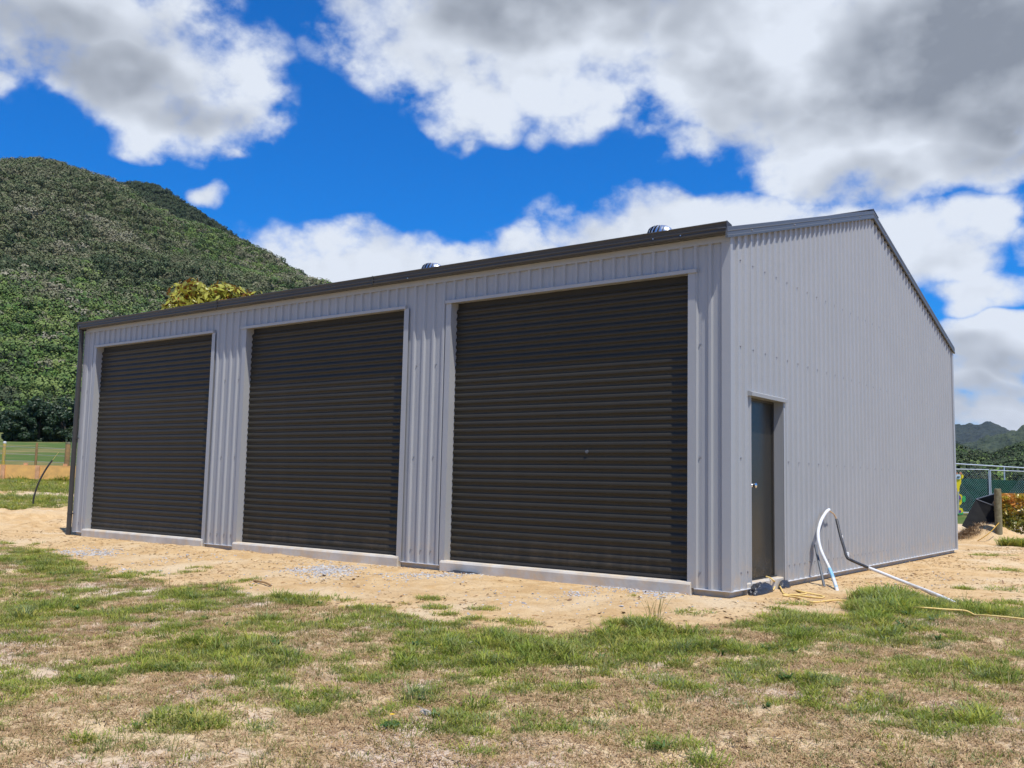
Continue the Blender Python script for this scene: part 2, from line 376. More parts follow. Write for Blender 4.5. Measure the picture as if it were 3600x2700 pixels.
ground = link(bpy.data.objects.new('ground', gme)); tag(ground, 'sandy bare soil and dry lawn around the shed', 'ground', kind='structure')

# ------------------------------------------------------------------ shed
L, WD, HE, HH, HA = 13.22, 10.49, 3.85, 3.47, 5.31
PITCH = .1768
DOORS = [(-12.80, -9.21), (-8.31, -4.825), (-3.97, -.478)]          # openings
HEADS = [(-12.86, -9.16), (-8.44, -4.79), (-4.06, -.365)]
shed = empty('farm_shed', (-L/2, WD/2, 0), 'large grey ribbed steel shed with three dark roller doors', 'shed')
def rib_profile(a0, a1, out, base=0.0, depth=.026, phase=-.395):
    # across-wall profile of a ribbed sheet: flat pans with narrow ribs
    k0 = math.ceil((a0-phase-.03)/PITCH); pts = [(a0, 0)]; k = k0
    while True:
        c = phase+k*PITCH
        if c-.03 > a1: break
        for o, d in ((-.032, 0), (-.016, 1), (.016, 1), (.032, 0)):
            p = c+o
            if a0 < p < a1: pts.append((p, d*depth))
        mid = c+PITCH/2                         # low swage in each pan
        for o, d in ((-.028, 0), (-.022, .08), (.022, .08), (.028, 0)):
            p = mid+o
            if a0 < p < a1: pts.append((p, d*depth))
        k += 1
    def h(p):
        u = (p-phase)/PITCH; r = abs(u-round(u))*PITCH
        return depth*min(1, max(0, (.032-r)/.016))
    pts = [q for q in pts if q[0] != a0]
    pts += [(a0, h(a0)), (a1, h(a1))]; pts.sort(); return pts
def front_sheet(x0, x1, z0, z1):
    pr = rib_profile(x0, x1, 0); m = MB().strip([(p, -d, 0) for p, d in pr], (0, 0, z0), (0, 0, z1))
    m.strip([(p, -d+.004, 0) for p, d in pr], (0, 0, z1), (0, 0, z0)); return m.build('cladding_sheet', M['clad'], shed)
for x0, x1 in ((-L, -12.80), (-9.21, -8.31), (-4.825, -3.97), (-.478, 0)): front_sheet(x0, x1, 0, HE)
for x0, x1 in DOORS: front_sheet(x0, x1, HH+.02, HE)
def gable_z(y): return HE + (HA-HE)*(1-abs(y-WD/2)/(WD/2))
PH_S = .20-.0884
def side_sheet(y0, y1, x, flip, z0=0.0):       # one sheet of the gable wall, cut to the roof slope
    x += random.uniform(-.0015, .0015)
    pr = rib_profile(y0, y1, 0, phase=.20); m = MB(); sgn = -1 if flip else 1
    for off, rev in ((0, False), (-.004, True)):
        n = len(pr); A = [(x+sgn*(d+off), p, z0) for p, d in pr]; B = [(x+sgn*(d+off), p, gable_z(p)) for p, d in pr]
        m.add(A+B, [(i, i+1, n+i+1, n+i) for i in range(n-1)])
    return m.build('cladding_sheet', M['clad'], shed)
PD0, PD1, PDH = .536, 1.49, 2.13
side_sheet(0, PD0, 0, False); side_sheet(PD1, 2.0, 0, False); side_sheet(PD0, PD1, 0, False, PDH)
edges = [2.0]
while edges[-1] < WD-.01: edges.append(min(edges[-1]+PITCH*5, WD))
for a, b_ in zip(edges[:-1], edges[1:]): side_sheet(a, b_, 0, False)
for a, b_ in zip(np.linspace(0, WD, 7)[:-1], np.linspace(0, WD, 7)[1:]): side_sheet(a, b_, -L, True)
pr = rib_profile(-L, 0, 0); MB().strip([(p, WD+d, 0) for p, d in pr], (0, 0, 0), (0, 0, HE)).build('cladding_sheet', M['clad'], shed)
# corner flashings, jambs, heads
def corner(x, y, sx, sy):
    w1 = .075; w2 = .028; o = .030
    pts = [(x-sx*w1, y+sy*.001), (x-sx*w1, y+sy*o), (x+sx*o, y+sy*o), (x+sx*o, y-sy*w2), (x+sx*.001, y-sy*w2), (x+sx*(o-.004), y-sy*w2+sy*.002), (x+sx*(o-.004), y+sy*(o-.004)), (x-sx*w1+sx*.002, y+sy*(o-.004))]
    MB().solid([(p[0], p[1], 0) for p in pts], (0, 0, 0), (0, 0, HE-.03)).build('corner_flashing', M['clad'], shed)
corner(0, 0, 1, -1); corner(-L, 0, -1, -1)
MB().box(-.001, .030, WD-.08, WD+.03, 0, HE-.03).build('corner_flashing', M['clad'], shed)
REC = .10
for (x0, x1), (h0, h1) in zip(DOORS, HEADS):
    MB().box(x0-.002, x0+.003, -.004, REC+.06, .045, HH+.01).box(x0-.085, x0+.003, -.030, -.027, .0, HH+.0).box(x0-.001, x0+.003, -.027, -.004, .045, HH).build('jamb_flashing', M['clad'], shed)
    MB().box(x1-.003, x1+.002, -.004, REC+.06, .045, HH+.01).box(x1-.003, x1+.085, -.030, -.027, .0, HH+.0).box(x1-.003, x1+.001, -.027, -.004, .045, HH).build('jamb_flashing', M['clad'], shed)
    # sloped drip head
    MB().solid([(0, .12, HH+.012), (0, -.05, HH-.003), (0, -.052, HH+.038), (0, -.048, HH+.040), (0, -.004, HH+.052), (0, .12, HH+.055)], (h0, 0, 0), (h1, 0, 0)).build('head_flashing', M['clad'], shed)
# roller doors: a stack of roll-formed slats, the guide channels, bottom rail and seal
SP = .09405
def slat_mesh(x0, x1):
    y = REC; d = .017
    prof = [(y, 0), (y, .030), (y-.004, .0325), (y-d+.002, .037), (y-d, .041), (y-d+.0006, .060), (y-d+.0025, .069), (y-d+.0075, .077), (y-.004, .084), (y-.001, .088), (y, SP)]
    m = MB().strip([(0, a, z) for a, z in prof], (x0, 0, 0), (x1, 0, 0)); return m.mesh('slat', M['door'], True)
for di, (x0, x1) in enumerate(DOORS):
    rd = MB(); cx = (x0+x1)/2
    rd = MB().tube([(x0+.01, REC+.22, HH+.16), (x1-.01, REC+.22, HH+.16)], .15, 16).build('roller_door', M['door'], shed)
    MB().box(x0+.004, x0+.030, REC+.018, REC+.055, .06, HH).build('guide', M['dark'], rd); MB().box(x1-.030, x1-.004, REC+.018, REC+.055, .06, HH).build('guide', M['dark'], rd)
    rd['label'] = ('dark ribbed roller door farthest from the side door', 'dark ribbed roller door between the other two', 'dark ribbed roller door with a round lock nearest the corner')[di]
    me = slat_mesh(x0+.006, x1-.006)
    z = .105
    while z < HH-.10:
        o = bpy.data.objects.new('slat', me); o.location = (0, random.uniform(-.0008, .0008), z); COL.objects.link(o); o.parent = rd; z += SP
    MB().box(x0+.004, x1-.004, REC+.02, REC+.03, HH-.2, HH+.2).build('shadow_gap_sheet', M['rubber_shade'], rd)  # black sheet added as the shadow gap under the door head
    MB().box(x0+.006, x1-.006, REC-.014, REC+.014, .076, .1045).build('bottom_rail', M['dark'], rd)
    MB().box(x0+.006, x1-.006, REC-.008, REC+.012, .056, .0765).build('rubber_seal', M['rubber_shade'], rd)
lk = on(2064, 1588, 1, REC-.015)
MB().tube([(lk[0], REC-.012, lk[2]), (lk[0], REC-.028, lk[2])], .021, 14).tube([(lk[0], REC-.028, lk[2]), (lk[0], REC-.036, lk[2])], .010, 10).build('door_lock', M['pvc_grey'], rd)
# concrete slab with nibs in the door openings
sb = MB(); sb.box(-L+.03, -.03, .16, WD-.03, -.35, .053)
sb.box(-L+.03, -.03, .03, .16, -.35, -.002)
slab = sb.build('floor_slab', M['conc'], shed)
for x0, x1 in DOORS:
    x0, x1 = x0-.045, x1+.045
    MB().solid([(0, .161, -.3), (0, -.055, -.3), (0, -.062, .035), (0, -.048, .058), (0, -.02, .064), (0, .03, .066), (0, .034, .052), (0, .161, .056)], (x0, 0, 0), (x1, 0, 0)).build('door_sill', M['conc'], slab)
MB().solid([(.017, 0, -.3), (.017, 0, .04), (.008, 0, .052), (-.16, 0, .056), (-.16, 0, -.3)], (0, PD0-.12, 0), (0, PD1+.05, 0)).build('door_sill', M['conc'], slab)
# white strip along the foot of the cladding
for x0, x1 in ((-L, -12.88), (-9.13, -8.39), (-4.74, -4.05), (-.40, -.0285)): MB().box(x0, x1, -.036, .028, -.010, -.001).build('base_strip', M['vermin'], shed)
for y0, y1 in ((-.036, PD0), (PD1+.02, WD+.02)): MB().box(-.028, .036, y0, y1, -.010, -.001).build('base_strip', M['vermin'], shed)
# pedestrian door in the gable wall
pd_ = MB().box(-.145, -.105, PD0+.02, PD1-.02, .062, PDH-.02).build('side_door', M['leaf_door'], shed); pd_['label'] = 'smooth dark grey hinged door set into the ribbed side wall'
MB().box(-.15, .002, PD0, PD0+.004, .04, PDH).box(-.15, .002, PD1-.004, PD1, .04, PDH).box(.0265, .0295, PD1-.004, PD1+.055, 0, PDH).box(-.0, .0295, PD1-.004, PD1-.001, .0, PDH).build('door_jamb', M['clad'], pd_)
MB().box(-.11, -.09, PD1-.03, PD1-.004, .06, PDH-.01).box(-.11, -.09, PD0+.004, PD0+.03, .06, PDH-.01).box(-.11, -.09, PD0+.03, PD1-.03, PDH-.03, PDH-.005).build('door_frame', M['dark'], pd_)
MB().box(-.15, -.06, PD0+.004, PD1-.004, .0555, .062).build('door_threshold', M['rubber_shade'], pd_)
MB().solid([(-.14, 0, PDH-.004), (.056, 0, PDH-.012), (.060, 0, PDH+.028), (.02, 0, PDH+.045), (-.14, 0, PDH+.05)], (0, PD0-.05, 0), (0, PD1+.07, 0)).build('head_flashing', M['clad'], pd_)
hd = MB(); hy = PD0+.275
hd.tube([(-.105, hy, 1.12), (-.075, hy, 1.12), (-.060, hy, 1.12), (-.040, hy, 1.12), (-.032, hy, 1.12)], [.032, .014, .028, .030, .018], 16)
add_normals_fix(hd.build('door_knob', M['chrome'], pd_))
# roof, ridge, barges, gutter
def roof_pt(y, lift=0): return gable_z(y)+lift
slope = (HA-HE)/(WD/2)
for side in (0, 1):
    pr = rib_profile(-L-.04, .035, 0)
    y0, y1 = (-.05, WD/2) if side == 0 else (WD+.05, WD/2)
    m = MB(); n = len(pr); z0, z1 = HE-.05*slope+.06, HA+.06
    A = [(p, y0, z0+d) for p, d in pr]; B = [(p, y1, z1+d) for p, d in pr]; m.add(A+B, [(i, i+1, n+i+1, n+i) for i in range(n-1)])
    m.build('roof_sheet', M['dark'], shed)
MB().solid([(0, WD/2-.26, HA+.035), (0, WD/2-.25, HA+.045), (0, WD/2-.02, HA+.112), (0, WD/2, HA+.125), (0, WD/2+.02, HA+.112), (0, WD/2+.25, HA+.045), (0, WD/2+.26, HA+.035), (0, WD/2, HA+.098)], (-L-.05, 0, 0), (.058, 0, 0)).build('ridge_cap', M['dark'], shed)
def barge(y0, y1):                             # folded trim down one roof slope, swept along the gable
    for xs, nm in ((0, 'barge_flashing'), (-L, 'barge_flashing')):
        s = 1 if xs == 0 else -1
        prof = [(-.06, .100), (.050, .100), (.0545, .096), (.0545, .060), (.060, .052), (.0545, .044), (.0545, .010), (.062, .002), (.060, -.022), (.050, -.024), (.030, -.018), (.030, .03), (.036, .090), (-.06, .094)]
        def sec(y): return [(xs+s*a, y, gable_z(y)+c-.005) for a, c in prof]
        n = len(prof); A, B = sec(y0), sec(y1)
        MB().add(A+B, [(i, (i+1) % n, n+(i+1) % n, n+i) for i in range(n)]+[tuple(range(n-1, -1, -1)), tuple(range(n, 2*n))]).build(nm, M['barge'], shed)
barge(-.163, WD/2); barge(WD/2+.0001, WD+.06)
# eaves gutter: rolled front with beads, open on top
out_p = [(-.032, 3.945), (-.032, 3.848), (-.142, 3.836), (-.156, 3.843), (-.161, 3.858), (-.152, 3.866), (-.152, 3.888), (-.160, 3.896), (-.160, 3.908), (-.153, 3.916), (-.157, 3.945), (-.166, 3.957), (-.160, 3.967), (-.148, 3.962)]
in_p = [(-.144, 3.955), (-.150, 3.945), (-.147, 3.916), (-.146, 3.87), (-.140, 3.846), (-.038, 3.856), (-.038, 3.945)]
gut = MB().solid([(0, a, c) for a, c in out_p+in_p], (-L-.09, 0, 0), (.042, 0, 0)).build('gutter', M['dark'], shed)
for xe in (-L-.094, .0425):
    MB().solid([(0, -.030, 3.95), (0, -.030, 3.846), (0, -.145, 3.832), (0, -.162, 3.842), (0, -.168, 3.958), (0, -.160, 3.972)], (xe, 0, 0), (xe+.004, 0, 0)).build('end_cap', M['dark'], gut)
for xj in (-8.96, -5.35):
    MB().box(xj, xj+.012, -.1675, -.14, 3.838, 3.9705).build('joint_band', M['dark'], gut)
for px_, py_ in ((2295.6, 840), (2392, 828), (1433, 978)):
    q = on(px_, py_, 1, -.162); MB().tube([(q[0], -.156, q[2]), (q[0], -.165, q[2])], .006, 8).build('rivet', M['alu'], gut)
MB().box(-L+.02, .02, -.0318, -.0285, 3.772, 3.846).build('eaves_trim', M['clad'], shed)
MB().box(-L+.02, .02, WD+.03, WD+.16, 3.84, 3.96).build('rear_gutter', M['dark'], shed)
# screws: rows along the girts (small hex heads with washers, joined)
sc_ = MB()
def screw(p, ax, s):
    p = np.array(p); d = np.zeros(3); d[ax] = s
    sc_.tube([p, p+d*.004], .0125, 8); sc_.tube([p+d*.004, p+d*.011], .0085, 6)
for z in (3.627, 2.654, 1.415, .175):
    y = .20
    st_ = PITCH*(1 if z < 1 else 2); y = .20+PITCH/2 if False else .20
    while y < WD-.03:
        if z > 1: yy = y+PITCH/2
        else: yy = y+PITCH/2
        if not (PD0-.07 < yy < PD1+.07 and z < PDH+.1) and z < gable_z(yy)-.15: screw((.002, yy, z), 0, 1)
        y += st_
for z, st_ in ((2.66, 2), (1.412, 2), (.17, 1)):
    for x0, x1 in ((-L, -12.88), (-9.12, -8.40), (-4.74, -4.06), (-.39, -.08)):
        k = 0
        for j in range(0, 90):
            xx = -.395-j*PITCH+.05
            if x0+.03 < xx < x1-.03:
                if k % st_ == 0: screw((xx, -.001, z), 1, -1)
                k += 1
for y in np.arange(.5, WD, 1.35): screw((.0545, y, gable_z(y)+.022), 0, 1)
tag(sc_.build('fixing_screws', M['screw'], shed), kind='stuff')
# downpipe on the far front corner
dp = MB().tube([(-13.285, -.085, 3.85), (-13.285, -.075, 3.7), (-13.285, -.070, -.08)], .045, 16)
dp = add_normals_fix(dp.build('downpipe', M['dark'], shed))
for zc in (1.75, .33):
    MB().box(-13.285, -13.15, -.073, -.067, zc-.012, zc+.012).tube([(-13.285, -.07, zc-.014), (-13.285, -.07, zc+.014)], .049, 16).build('pipe_clip', M['dark'], dp)
# turbine roof vents
def vent(px, py, y):
    top = on(px, py, 1, y); z0 = gable_z(y)+.05; zt = top[2]; r = .205; h = .25; x = top[0]
    o = MB().tube([(x, y, z0-.05), (x, y, zt-h)], .15, 24).build('turbine_vent', M['alu'], shed)
    o['label'] = 'bright metal turbine vent on the roof ' + ('nearest the gable end' if px > 2000 else 'above the middle door')
    V = []; nv = 18
    prof = [(.72, 0), (.92, .15), (1.0, .38), (.98, .6), (.86, .82), (.62, .95), (.34, 1.0)]
    m = MB()
    for i, (rr, hh) in enumerate(prof):
        tw = hh*.45
        for a, ex in ((-.17+tw, -.030), (.02+tw, .006), (.20+tw, .012)):
            q = r*rr+ex*(.4+.6*rr); V.append((q*math.cos(a), q*math.sin(a), hh*h))
    F = [(i*3+j, i*3+j+1, i*3+j+4, i*3+j+3) for i in range(len(prof)-1) for j in range(2)]
    me = m.add(V, F).mesh('vane', M['alu'], True)
    for k in range(nv):
        q = bpy.data.objects.new('vane', me); COL.objects.link(q); q.parent = o; q.location = (x, y, zt-h); q.rotation_euler.z = 2*math.pi*k/nv
    add_normals_fix(MB().tube([(x, y, zt-.012), (x, y, zt-.001), (x, y, zt+.004)], [.085, .075, .03], 20).build('vent_cap', M['alu'], o))
    MB().tube([(x, y, zt-h), (x, y, zt-.02)], .10, 14).build('vent_core', M['rubber_shade'], o)
vent(2321, 796, 4.1); vent(1520, 927, 4.1)

# ------------------------------------------------------------------ services, cords and litter by the side door
def gz(x, y): return float(ground_z(np.array([x]), np.array([y]))[0])
def gpt(px, py, lift=0.0):                     # the point on the ground under a photo pixel
    z = -.08
    for _ in range(6):
        q = on(px, py, 2, z); z = .5*z+.5*gz(q[0], q[1])
    q = on(px, py, 2, z); return np.array([q[0], q[1], gz(q[0], q[1])+lift])
b0 = gpt(2943, 2076)
pk = on(2914.6, 1792, 0, .075)
path = [b0-np.array([-.01, 0, .08]), b0, on(2921, 2010, 0, .36), on(2886, 1934, 0, .20), on(2876, 1876, 0, .13), on(2887, 1830, 0, .085), on(2905, 1800, 0, .07), pk]
cond = empty('service_conduit', b0, 'white and black conduit arching out of the sand by the shed wall', 'conduit')
sp_ = smoothpath(path, 7); cut = 8
add_normals_fix(MB().tube(sp_, .0205, 12).build('riser', M['pvc_white'], cond), 60)
add_normals_fix(MB().tube(smoothpath([sp_[8], sp_[12], sp_[15]], 4), .0212, 12).build('marking', M['blue'], cond), 60)
bk = on(2941, 1826, 0, .13)
add_normals_fix(MB().tube(smoothpath([pk+np.array([0, -.002, -.006]), on(2922, 1800, 0, .09), on(2932, 1808, 0, .11), bk, bk+np.array([.02, .01, -.06])], 6), .009, 8).build('cable', M['wire'], cond), 60)
k1, k2, k3 = on(2955, 1884.5, 0, .22), on(2976, 1955, 0, .40), on(3058, 1998, 0, .62)
blk = [bk, k1, on(2968, 1928, 0, .32), k2, on(2990, 1968, 0, .47), k3]
o = add_normals_fix(MB().tube(smoothpath(blk, 8), .0185, 12).build('sleeve', M['pvc_black'], cond), 60)
for q, rr in ((on(2958, 1888, 0, .225), .02), (on(2979, 1947, 0, .385), .022), (on(2979, 1955, 0, .40), .02)):
    add_normals_fix(MB().tube([q+np.array([0, 0, .022]), q, q-np.array([0, 0, .022])], [.017, rr+.002, .017], 10).build('plaster_blob', M['white_p'], o))
e1, e2, e3 = gpt(3200, 2064, .03), gpt(3290, 2097, .02), gpt(3400, 2132, -.02)
add_normals_fix(MB().tube(smoothpath([k3-np.array([.02, .02, -.01]), .5*(k3+e1), e1, e2, e3], 6), .0205, 12).build('lead_out', M['pvc_white'], cond), 60)
add_normals_fix(MB().tube([k3+(blk[-2]-k3)*.06, k3, k3+(e1-k3)*.035], .0265, 12).build('coupling', M['pvc_black'], cond), 60)
g0 = gpt(2898, 2063); g1 = on(2866, 1917, 0, .05)
tag(add_normals_fix(MB().tube([g0-np.array([0, 0, .06]), g0, g1], .0165, 10).build('short_pipe', M['pvc_grey']), 60), 'short thin dark grey pipe leaning beside the white conduit', 'pipe')
zz = lambda x, y: (2600+x*.27125, 1700+y*.27125)
cpath = [on(*zz(345, 1205), 0, -.04), on(*zz(400, 1225), 0, .02), on(*zz(445, 1262), 0, .045)] + [gpt(*zz(a, c_), h) for a, c_, h in
   ((472, 1340, .05), (440, 1395, .02), (385, 1395, .012), (372, 1360, .03), (410, 1325, .05), (480, 1328, .05), (535, 1375, .02), (575, 1438, .01), (680, 1452, .01), (860, 1440, .01), (790, 1412, .012), (730, 1398, .012), (800, 1425, .02), (1000, 1452, .01), (1095, 1478, .01), (1030, 1492, .01), (850, 1476, .012), (700, 1456, .012), (565, 1463, .012), (740, 1490, .012), (950, 1548, .01), (1200, 1526, .01), (1400, 1530, .01), (1580, 1546, .012))]
cpath += [gpt(3090, 2140, .0), gpt(3180, 2150, .03), gpt(3246, 2156, .05), gpt(3320, 2163, .055), gpt(3393, 2166, .05), gpt(3430, 2174, .03), gpt(3474, 2184, .05), gpt(3600, 2197, .05), gpt(3750, 2215, .03)]
tag(add_normals_fix(MB().tube(smoothpath(cpath, 6), .0085, 7).build('yellow_rope', M['cord']), 80), 'thin yellow rope trailing from the side door sill across the sand', 'rope')
# crumpled polythene at the foot of the side door
def crumple(name, c, sx, sy, sz, seed, label):
    V = []; n, m_ = 34, 22
    for i in range(m_):
        th = math.pi*.5*i/(m_-1)
        for k in range(n):
            a = 2*math.pi*k/n; V.append((math.sin(th)*math.cos(a), math.sin(th)*math.sin(a), math.cos(th)))
    V = np.array(V); nn = fbm(V[:, 0]*2.2+seed+V[:, 2], V[:, 1]*2.2+V[:, 2]*1.7, 4, seed, .6); rg = 1-np.abs(2*fbm(V[:, 0]*3+seed, V[:, 1]*3+V[:, 2]*2, 3, seed+4)-1)
    V = V*(.62+.55*nn+.28*rg)[:, None]*np.array([sx, sy, sz])+np.array(c)
    F = [(i*n+k, i*n+(k+1) % n, (i+1)*n+(k+1) % n, (i+1)*n+k) for i in range(m_-1) for k in range(n)]
    me = np_mesh(name, V, F, M['poly'], True); return tag(link(bpy.data.objects.new(name, me)), label, 'plastic')
q = gpt(2668, 2078); crumple('polythene_sheet', (.075, .66, q[2]-.02), .085, .24, .13, 3, 'crumpled black polythene bunched under the side door sill')
crumple('polythene_sheet', (.055, 1.40, q[2]-.02), .05, .14, .10, 8, 'small black polythene scrap at the wall beside the yellow rope loop')
q = gpt(1675, 2012); crumple('polythene_strip', (q[0], -.10, q[2]-.015), .26, .06, .045, 12, 'flat strip of black polythene sticking out under the nearest roller door sill')

# ------------------------------------------------------------------ scatter: instances on points, kept as one object each
def scatter(name, P, rotz, scale, pick, protos, label=None, cat=None, tilt=None, kind='stuff'):
    me = bpy.data.meshes.new(name); n = len(P)
    me.vertices.add(n); me.vertices.foreach_set('co', np.asarray(P, np.float32).ravel())
    rot = np.zeros((n, 3), np.float32); rot[:, 2] = rotz
    if tilt is not None: rot[:, :2] = tilt
    a = me.attributes.new('rot', 'FLOAT_VECTOR', 'POINT'); a.data.foreach_set('vector', rot.ravel())
    a = me.attributes.new('scl', 'FLOAT', 'POINT'); a.data.foreach_set('value', np.asarray(scale, np.float32))
    a = me.attributes.new('pick', 'INT', 'POINT'); a.data.foreach_set('value', np.asarray(pick, np.int32))
    o = link(bpy.data.objects.new(name, me))
    c = bpy.data.collections.new(name+'_kinds')
    for i, pm in enumerate(protos):
        po = bpy.data.objects.new(f'{name}_kind_{i:02d}', pm); c.objects.link(po)
    g = bpy.data.node_groups.new(name, 'GeometryNodeTree')
    g.interface.new_socket('Geometry', in_out='INPUT', socket_type='NodeSocketGeometry')
    g.interface.new_socket('Geometry', in_out='OUTPUT', socket_type='NodeSocketGeometry')
    N, K = g.nodes, g.links
    gi, go = N.new('NodeGroupInput'), N.new('NodeGroupOutput')
    ci = N.new('GeometryNodeCollectionInfo'); ci.inputs['Collection'].default_value = c
    ci.inputs['Separate Children'].default_value = True; ci.inputs['Reset Children'].default_value = True
    ip = N.new('GeometryNodeInstanceOnPoints'); ip.inputs['Pick Instance'].default_value = True
    mp = N.new('GeometryNodeMeshToPoints')
    def na(nm, dt):
        x = N.new('GeometryNodeInputNamedAttribute'); x.data_type = dt; x.inputs[0].default_value = nm; return x.outputs[0]
    K.new(gi.outputs[0], mp.inputs[0]); K.new(mp.outputs[0], ip.inputs['Points']); K.new(ci.outputs[0], ip.inputs['Instance'])
    K.new(na('pick', 'INT'), ip.inputs['Instance Index']); K.new(na('rot', 'FLOAT_VECTOR'), ip.inputs['Rotation']); K.new(na('scl', 'FLOAT'), ip.inputs['Scale'])
    K.new(ip.outputs[0], go.inputs[0])
    md = o.modifiers.new('scatter', 'NODES'); md.node_group = g
    return tag(o, label, cat, kind=kind)

def blade_tuft(nm, n, hmin, hmax, spread, lean, width, material, seed):
    r = np.random.default_rng(seed); V = []; F = []
    for i in range(n):
        a = r.uniform(0, 6.283); rr = spread*math.sqrt(r.uniform(0, 1)); bx, by = rr*math.cos(a), rr*math.sin(a)
        d = a+r.normal(0, .9); h = r.uniform(hmin, hmax); ln = r.uniform(*lean); w_ = width*r.uniform(.6, 1.2)
        px_, py_ = -math.sin(d)*w_/2, math.cos(d)*w_/2; b = len(V)
        for k, (t_, ww) in enumerate(((0, .8), (.35, 1), (.7, .75), (1, .05))):
            out = ln*h*t_**1.7; up = h*t_*math.sqrt(max(.05, 1-(ln*t_**.9)**2*.75)) if ln < 1.1 else h*.35*math.sin(t_*2.6)
            cx, cy = bx+out*math.cos(d), by+out*math.sin(d)
            V += [(cx-px_*ww, cy-py_*ww, up-.004), (cx+px_*ww, cy+py_*ww, up-.004)]
        F += [(b+2*k, b+2*k+1, b+2*k+3, b+2*k+2) for k in range(3)]
    return np_mesh(nm, V, F, material)
greens = [(0.179, 0.253, 0.029), (0.282, 0.346, 0.043), (0.433, 0.430, 0.065), (0.206, 0.284, 0.036), (0.300, 0.322, 0.101), (0.470, 0.414, 0.086), (0.151, 0.222, 0.043), (0.339, 0.383, 0.050), (0.267, 0.313, 0.126), (0.209, 0.259, 0.099)]
M['grass_g'] = mat('grass_green', (.08, .14, .03), .55, rand=greens, trans=.38, spec=.3)
M['grass_m'] = mat('grass_fading', (.2, .2, .08), .6, rand=[(.20, .21, .06), (.32, .26, .09), (.17, .20, .05), (.38, .29, .12), (.26, .25, .08)], trans=.3, spec=.3)
M['grass_d'] = mat('grass_dry', (.4, .3, .17), .75, rand=[(.50, .33, .165), (.58, .41, .22), (.40, .25, .13), (.63, .47, .26), (.35, .22, .12), (.54, .36, .17)], trans=.2, spec=.2)
M['weed'] = mat('weed_leaf', (.07, .15, .03), .5, rand=[(.06, .13, .025), (.09, .17, .03), (.05, .11, .03)], trans=.3)
tufts = []
for s in range(4): tufts.append(blade_tuft('t', 18, .018, .046, .05, (.6, 1.15), .0045, M['grass_g'], s))          # 0-3 short green
for s in range(3): tufts.append(blade_tuft('t', 20, .04, .09, .05, (.55, 1.05), .0052, M['grass_g'], 20+s))         # 4-6 long green
for s in range(3): tufts.append(blade_tuft('t', 16, .02, .05, .05, (.5, 1.1), .0038, M['grass_m'], 30+s))           # 7-9 fading
for s in range(4): tufts.append(blade_tuft('t', 18, .02, .05, .06, (1.05, 1.5), .0046, M['grass_d'], 40+s))        # 10-13 dry
for s in range(2): tufts.append(blade_tuft('t', 9, .035, .07, .012, (.75, 1.05), .014, M['weed'], 60+s))            # 14-15 rosette weed
for s in range(2): tufts.append(blade_tuft('t', 7, .10, .20, .03, (.3, .8), .0032, M['grass_m'], 70+s))             # 16-17 seed stalks
# lawn in front
n = 270000
X = RNG.uniform(-15.5, 9.5, n); Y = RNG.uniform(-8.6, 3.5, n); Z = ground_z(X, Y); P = np.stack([X, Y, Z], -1)
px_, py_, dp_ = project(P)
keep = (dp_ > 2.5) & (px_ > -700) & (px_ < 4900) & (py_ < 3150); X, Y, Z, P, px_, py_, dp_ = [a[keep] for a in (X, Y, Z, P, px_, py_, dp_)]
s_ = lawn_sd(px_, py_, dp_)+(fbm(X*2.2, Y*2.2, 3, 40)-.5)*.7
g_ = green(px_, py_)*.72+(fbm(X*1.7, Y*1.7, 4, 50)-.5)*1.0+(fbm(X*5.5, Y*5.5, 3, 52)-.5)*1.7+.07-.16*sstep(2380, 2600, py_)
inside = s_ > 0; r_ = RNG.uniform(0, 1, len(X))
bare = sstep(.56, .68, fbm(X*1.1, Y*1.1, 3, 61))*sstep(1500, 300, px_)      # worn patches towards the left
kind = np.full(len(X), -1)
ri = lambda lo, hi: RNG.integers(lo, hi, len(X))
ggate = sstep(.20, .62, g_)
is_g = inside & (r_ < ggate*.58+.02)
long_ = (g_ > .85) & (RNG.uniform(0, 1, len(X)) < .22)
kind = np.where(is_g, np.where(long_, ri(4, 7), ri(0, 4)), kind)
is_m = inside & ~is_g & (r_ < .13+.66*ggate); kind = np.where(is_m, ri(7, 10), kind)
is_d = inside & ~is_g & ~is_m & (r_ < .52-.35*bare); kind = np.where(is_d, ri(10, 14), kind)
far_thin = RNG.uniform(0, 1, len(X)) < np.clip(11/np.maximum(dp_, 1), 0, 1)
sparse = (~inside) & (s_ > -2.2) & (fbm(X*2.6, Y*2.6, 3, 90) > .70-.04*np.clip(s_+1, -1, 1)) & (r_ < .35); kind = np.where(sparse, ri(0, 4), kind)
kind = np.where((kind >= 0) & inside & (RNG.uniform(0, 1, len(X)) < .004), ri(16, 18), kind)
kind = np.where((kind >= 0) & inside & (RNG.uniform(0, 1, len(X)) < .006*ggate), ri(14, 16), kind)
kind = np.where(((X > -13.3) & (X < .06) & (Y > -.09)), -1, kind)
k = (kind >= 0) & (far_thin | (dp_ < 8)); lawn_k = kind[k]
sc2 = RNG.uniform(.75, 1.35, k.sum())*np.where((lawn_k < 7), 1+.35*np.clip(g_[k], 0, 1.2), 1)
big = np.exp(-(((px_[k]-3120)/100)**2+((py_[k]-2120)/55)**2)); sc2 = sc2*(1+.6*big*(lawn_k < 7))
scatter('lawn_grass', P[k], RNG.uniform(0, 6.28, k.sum()), sc2, lawn_k, tufts, 'patchy lawn of green and dried brown grass in front of the shed', 'grass')
print('lawn tufts', k.sum())
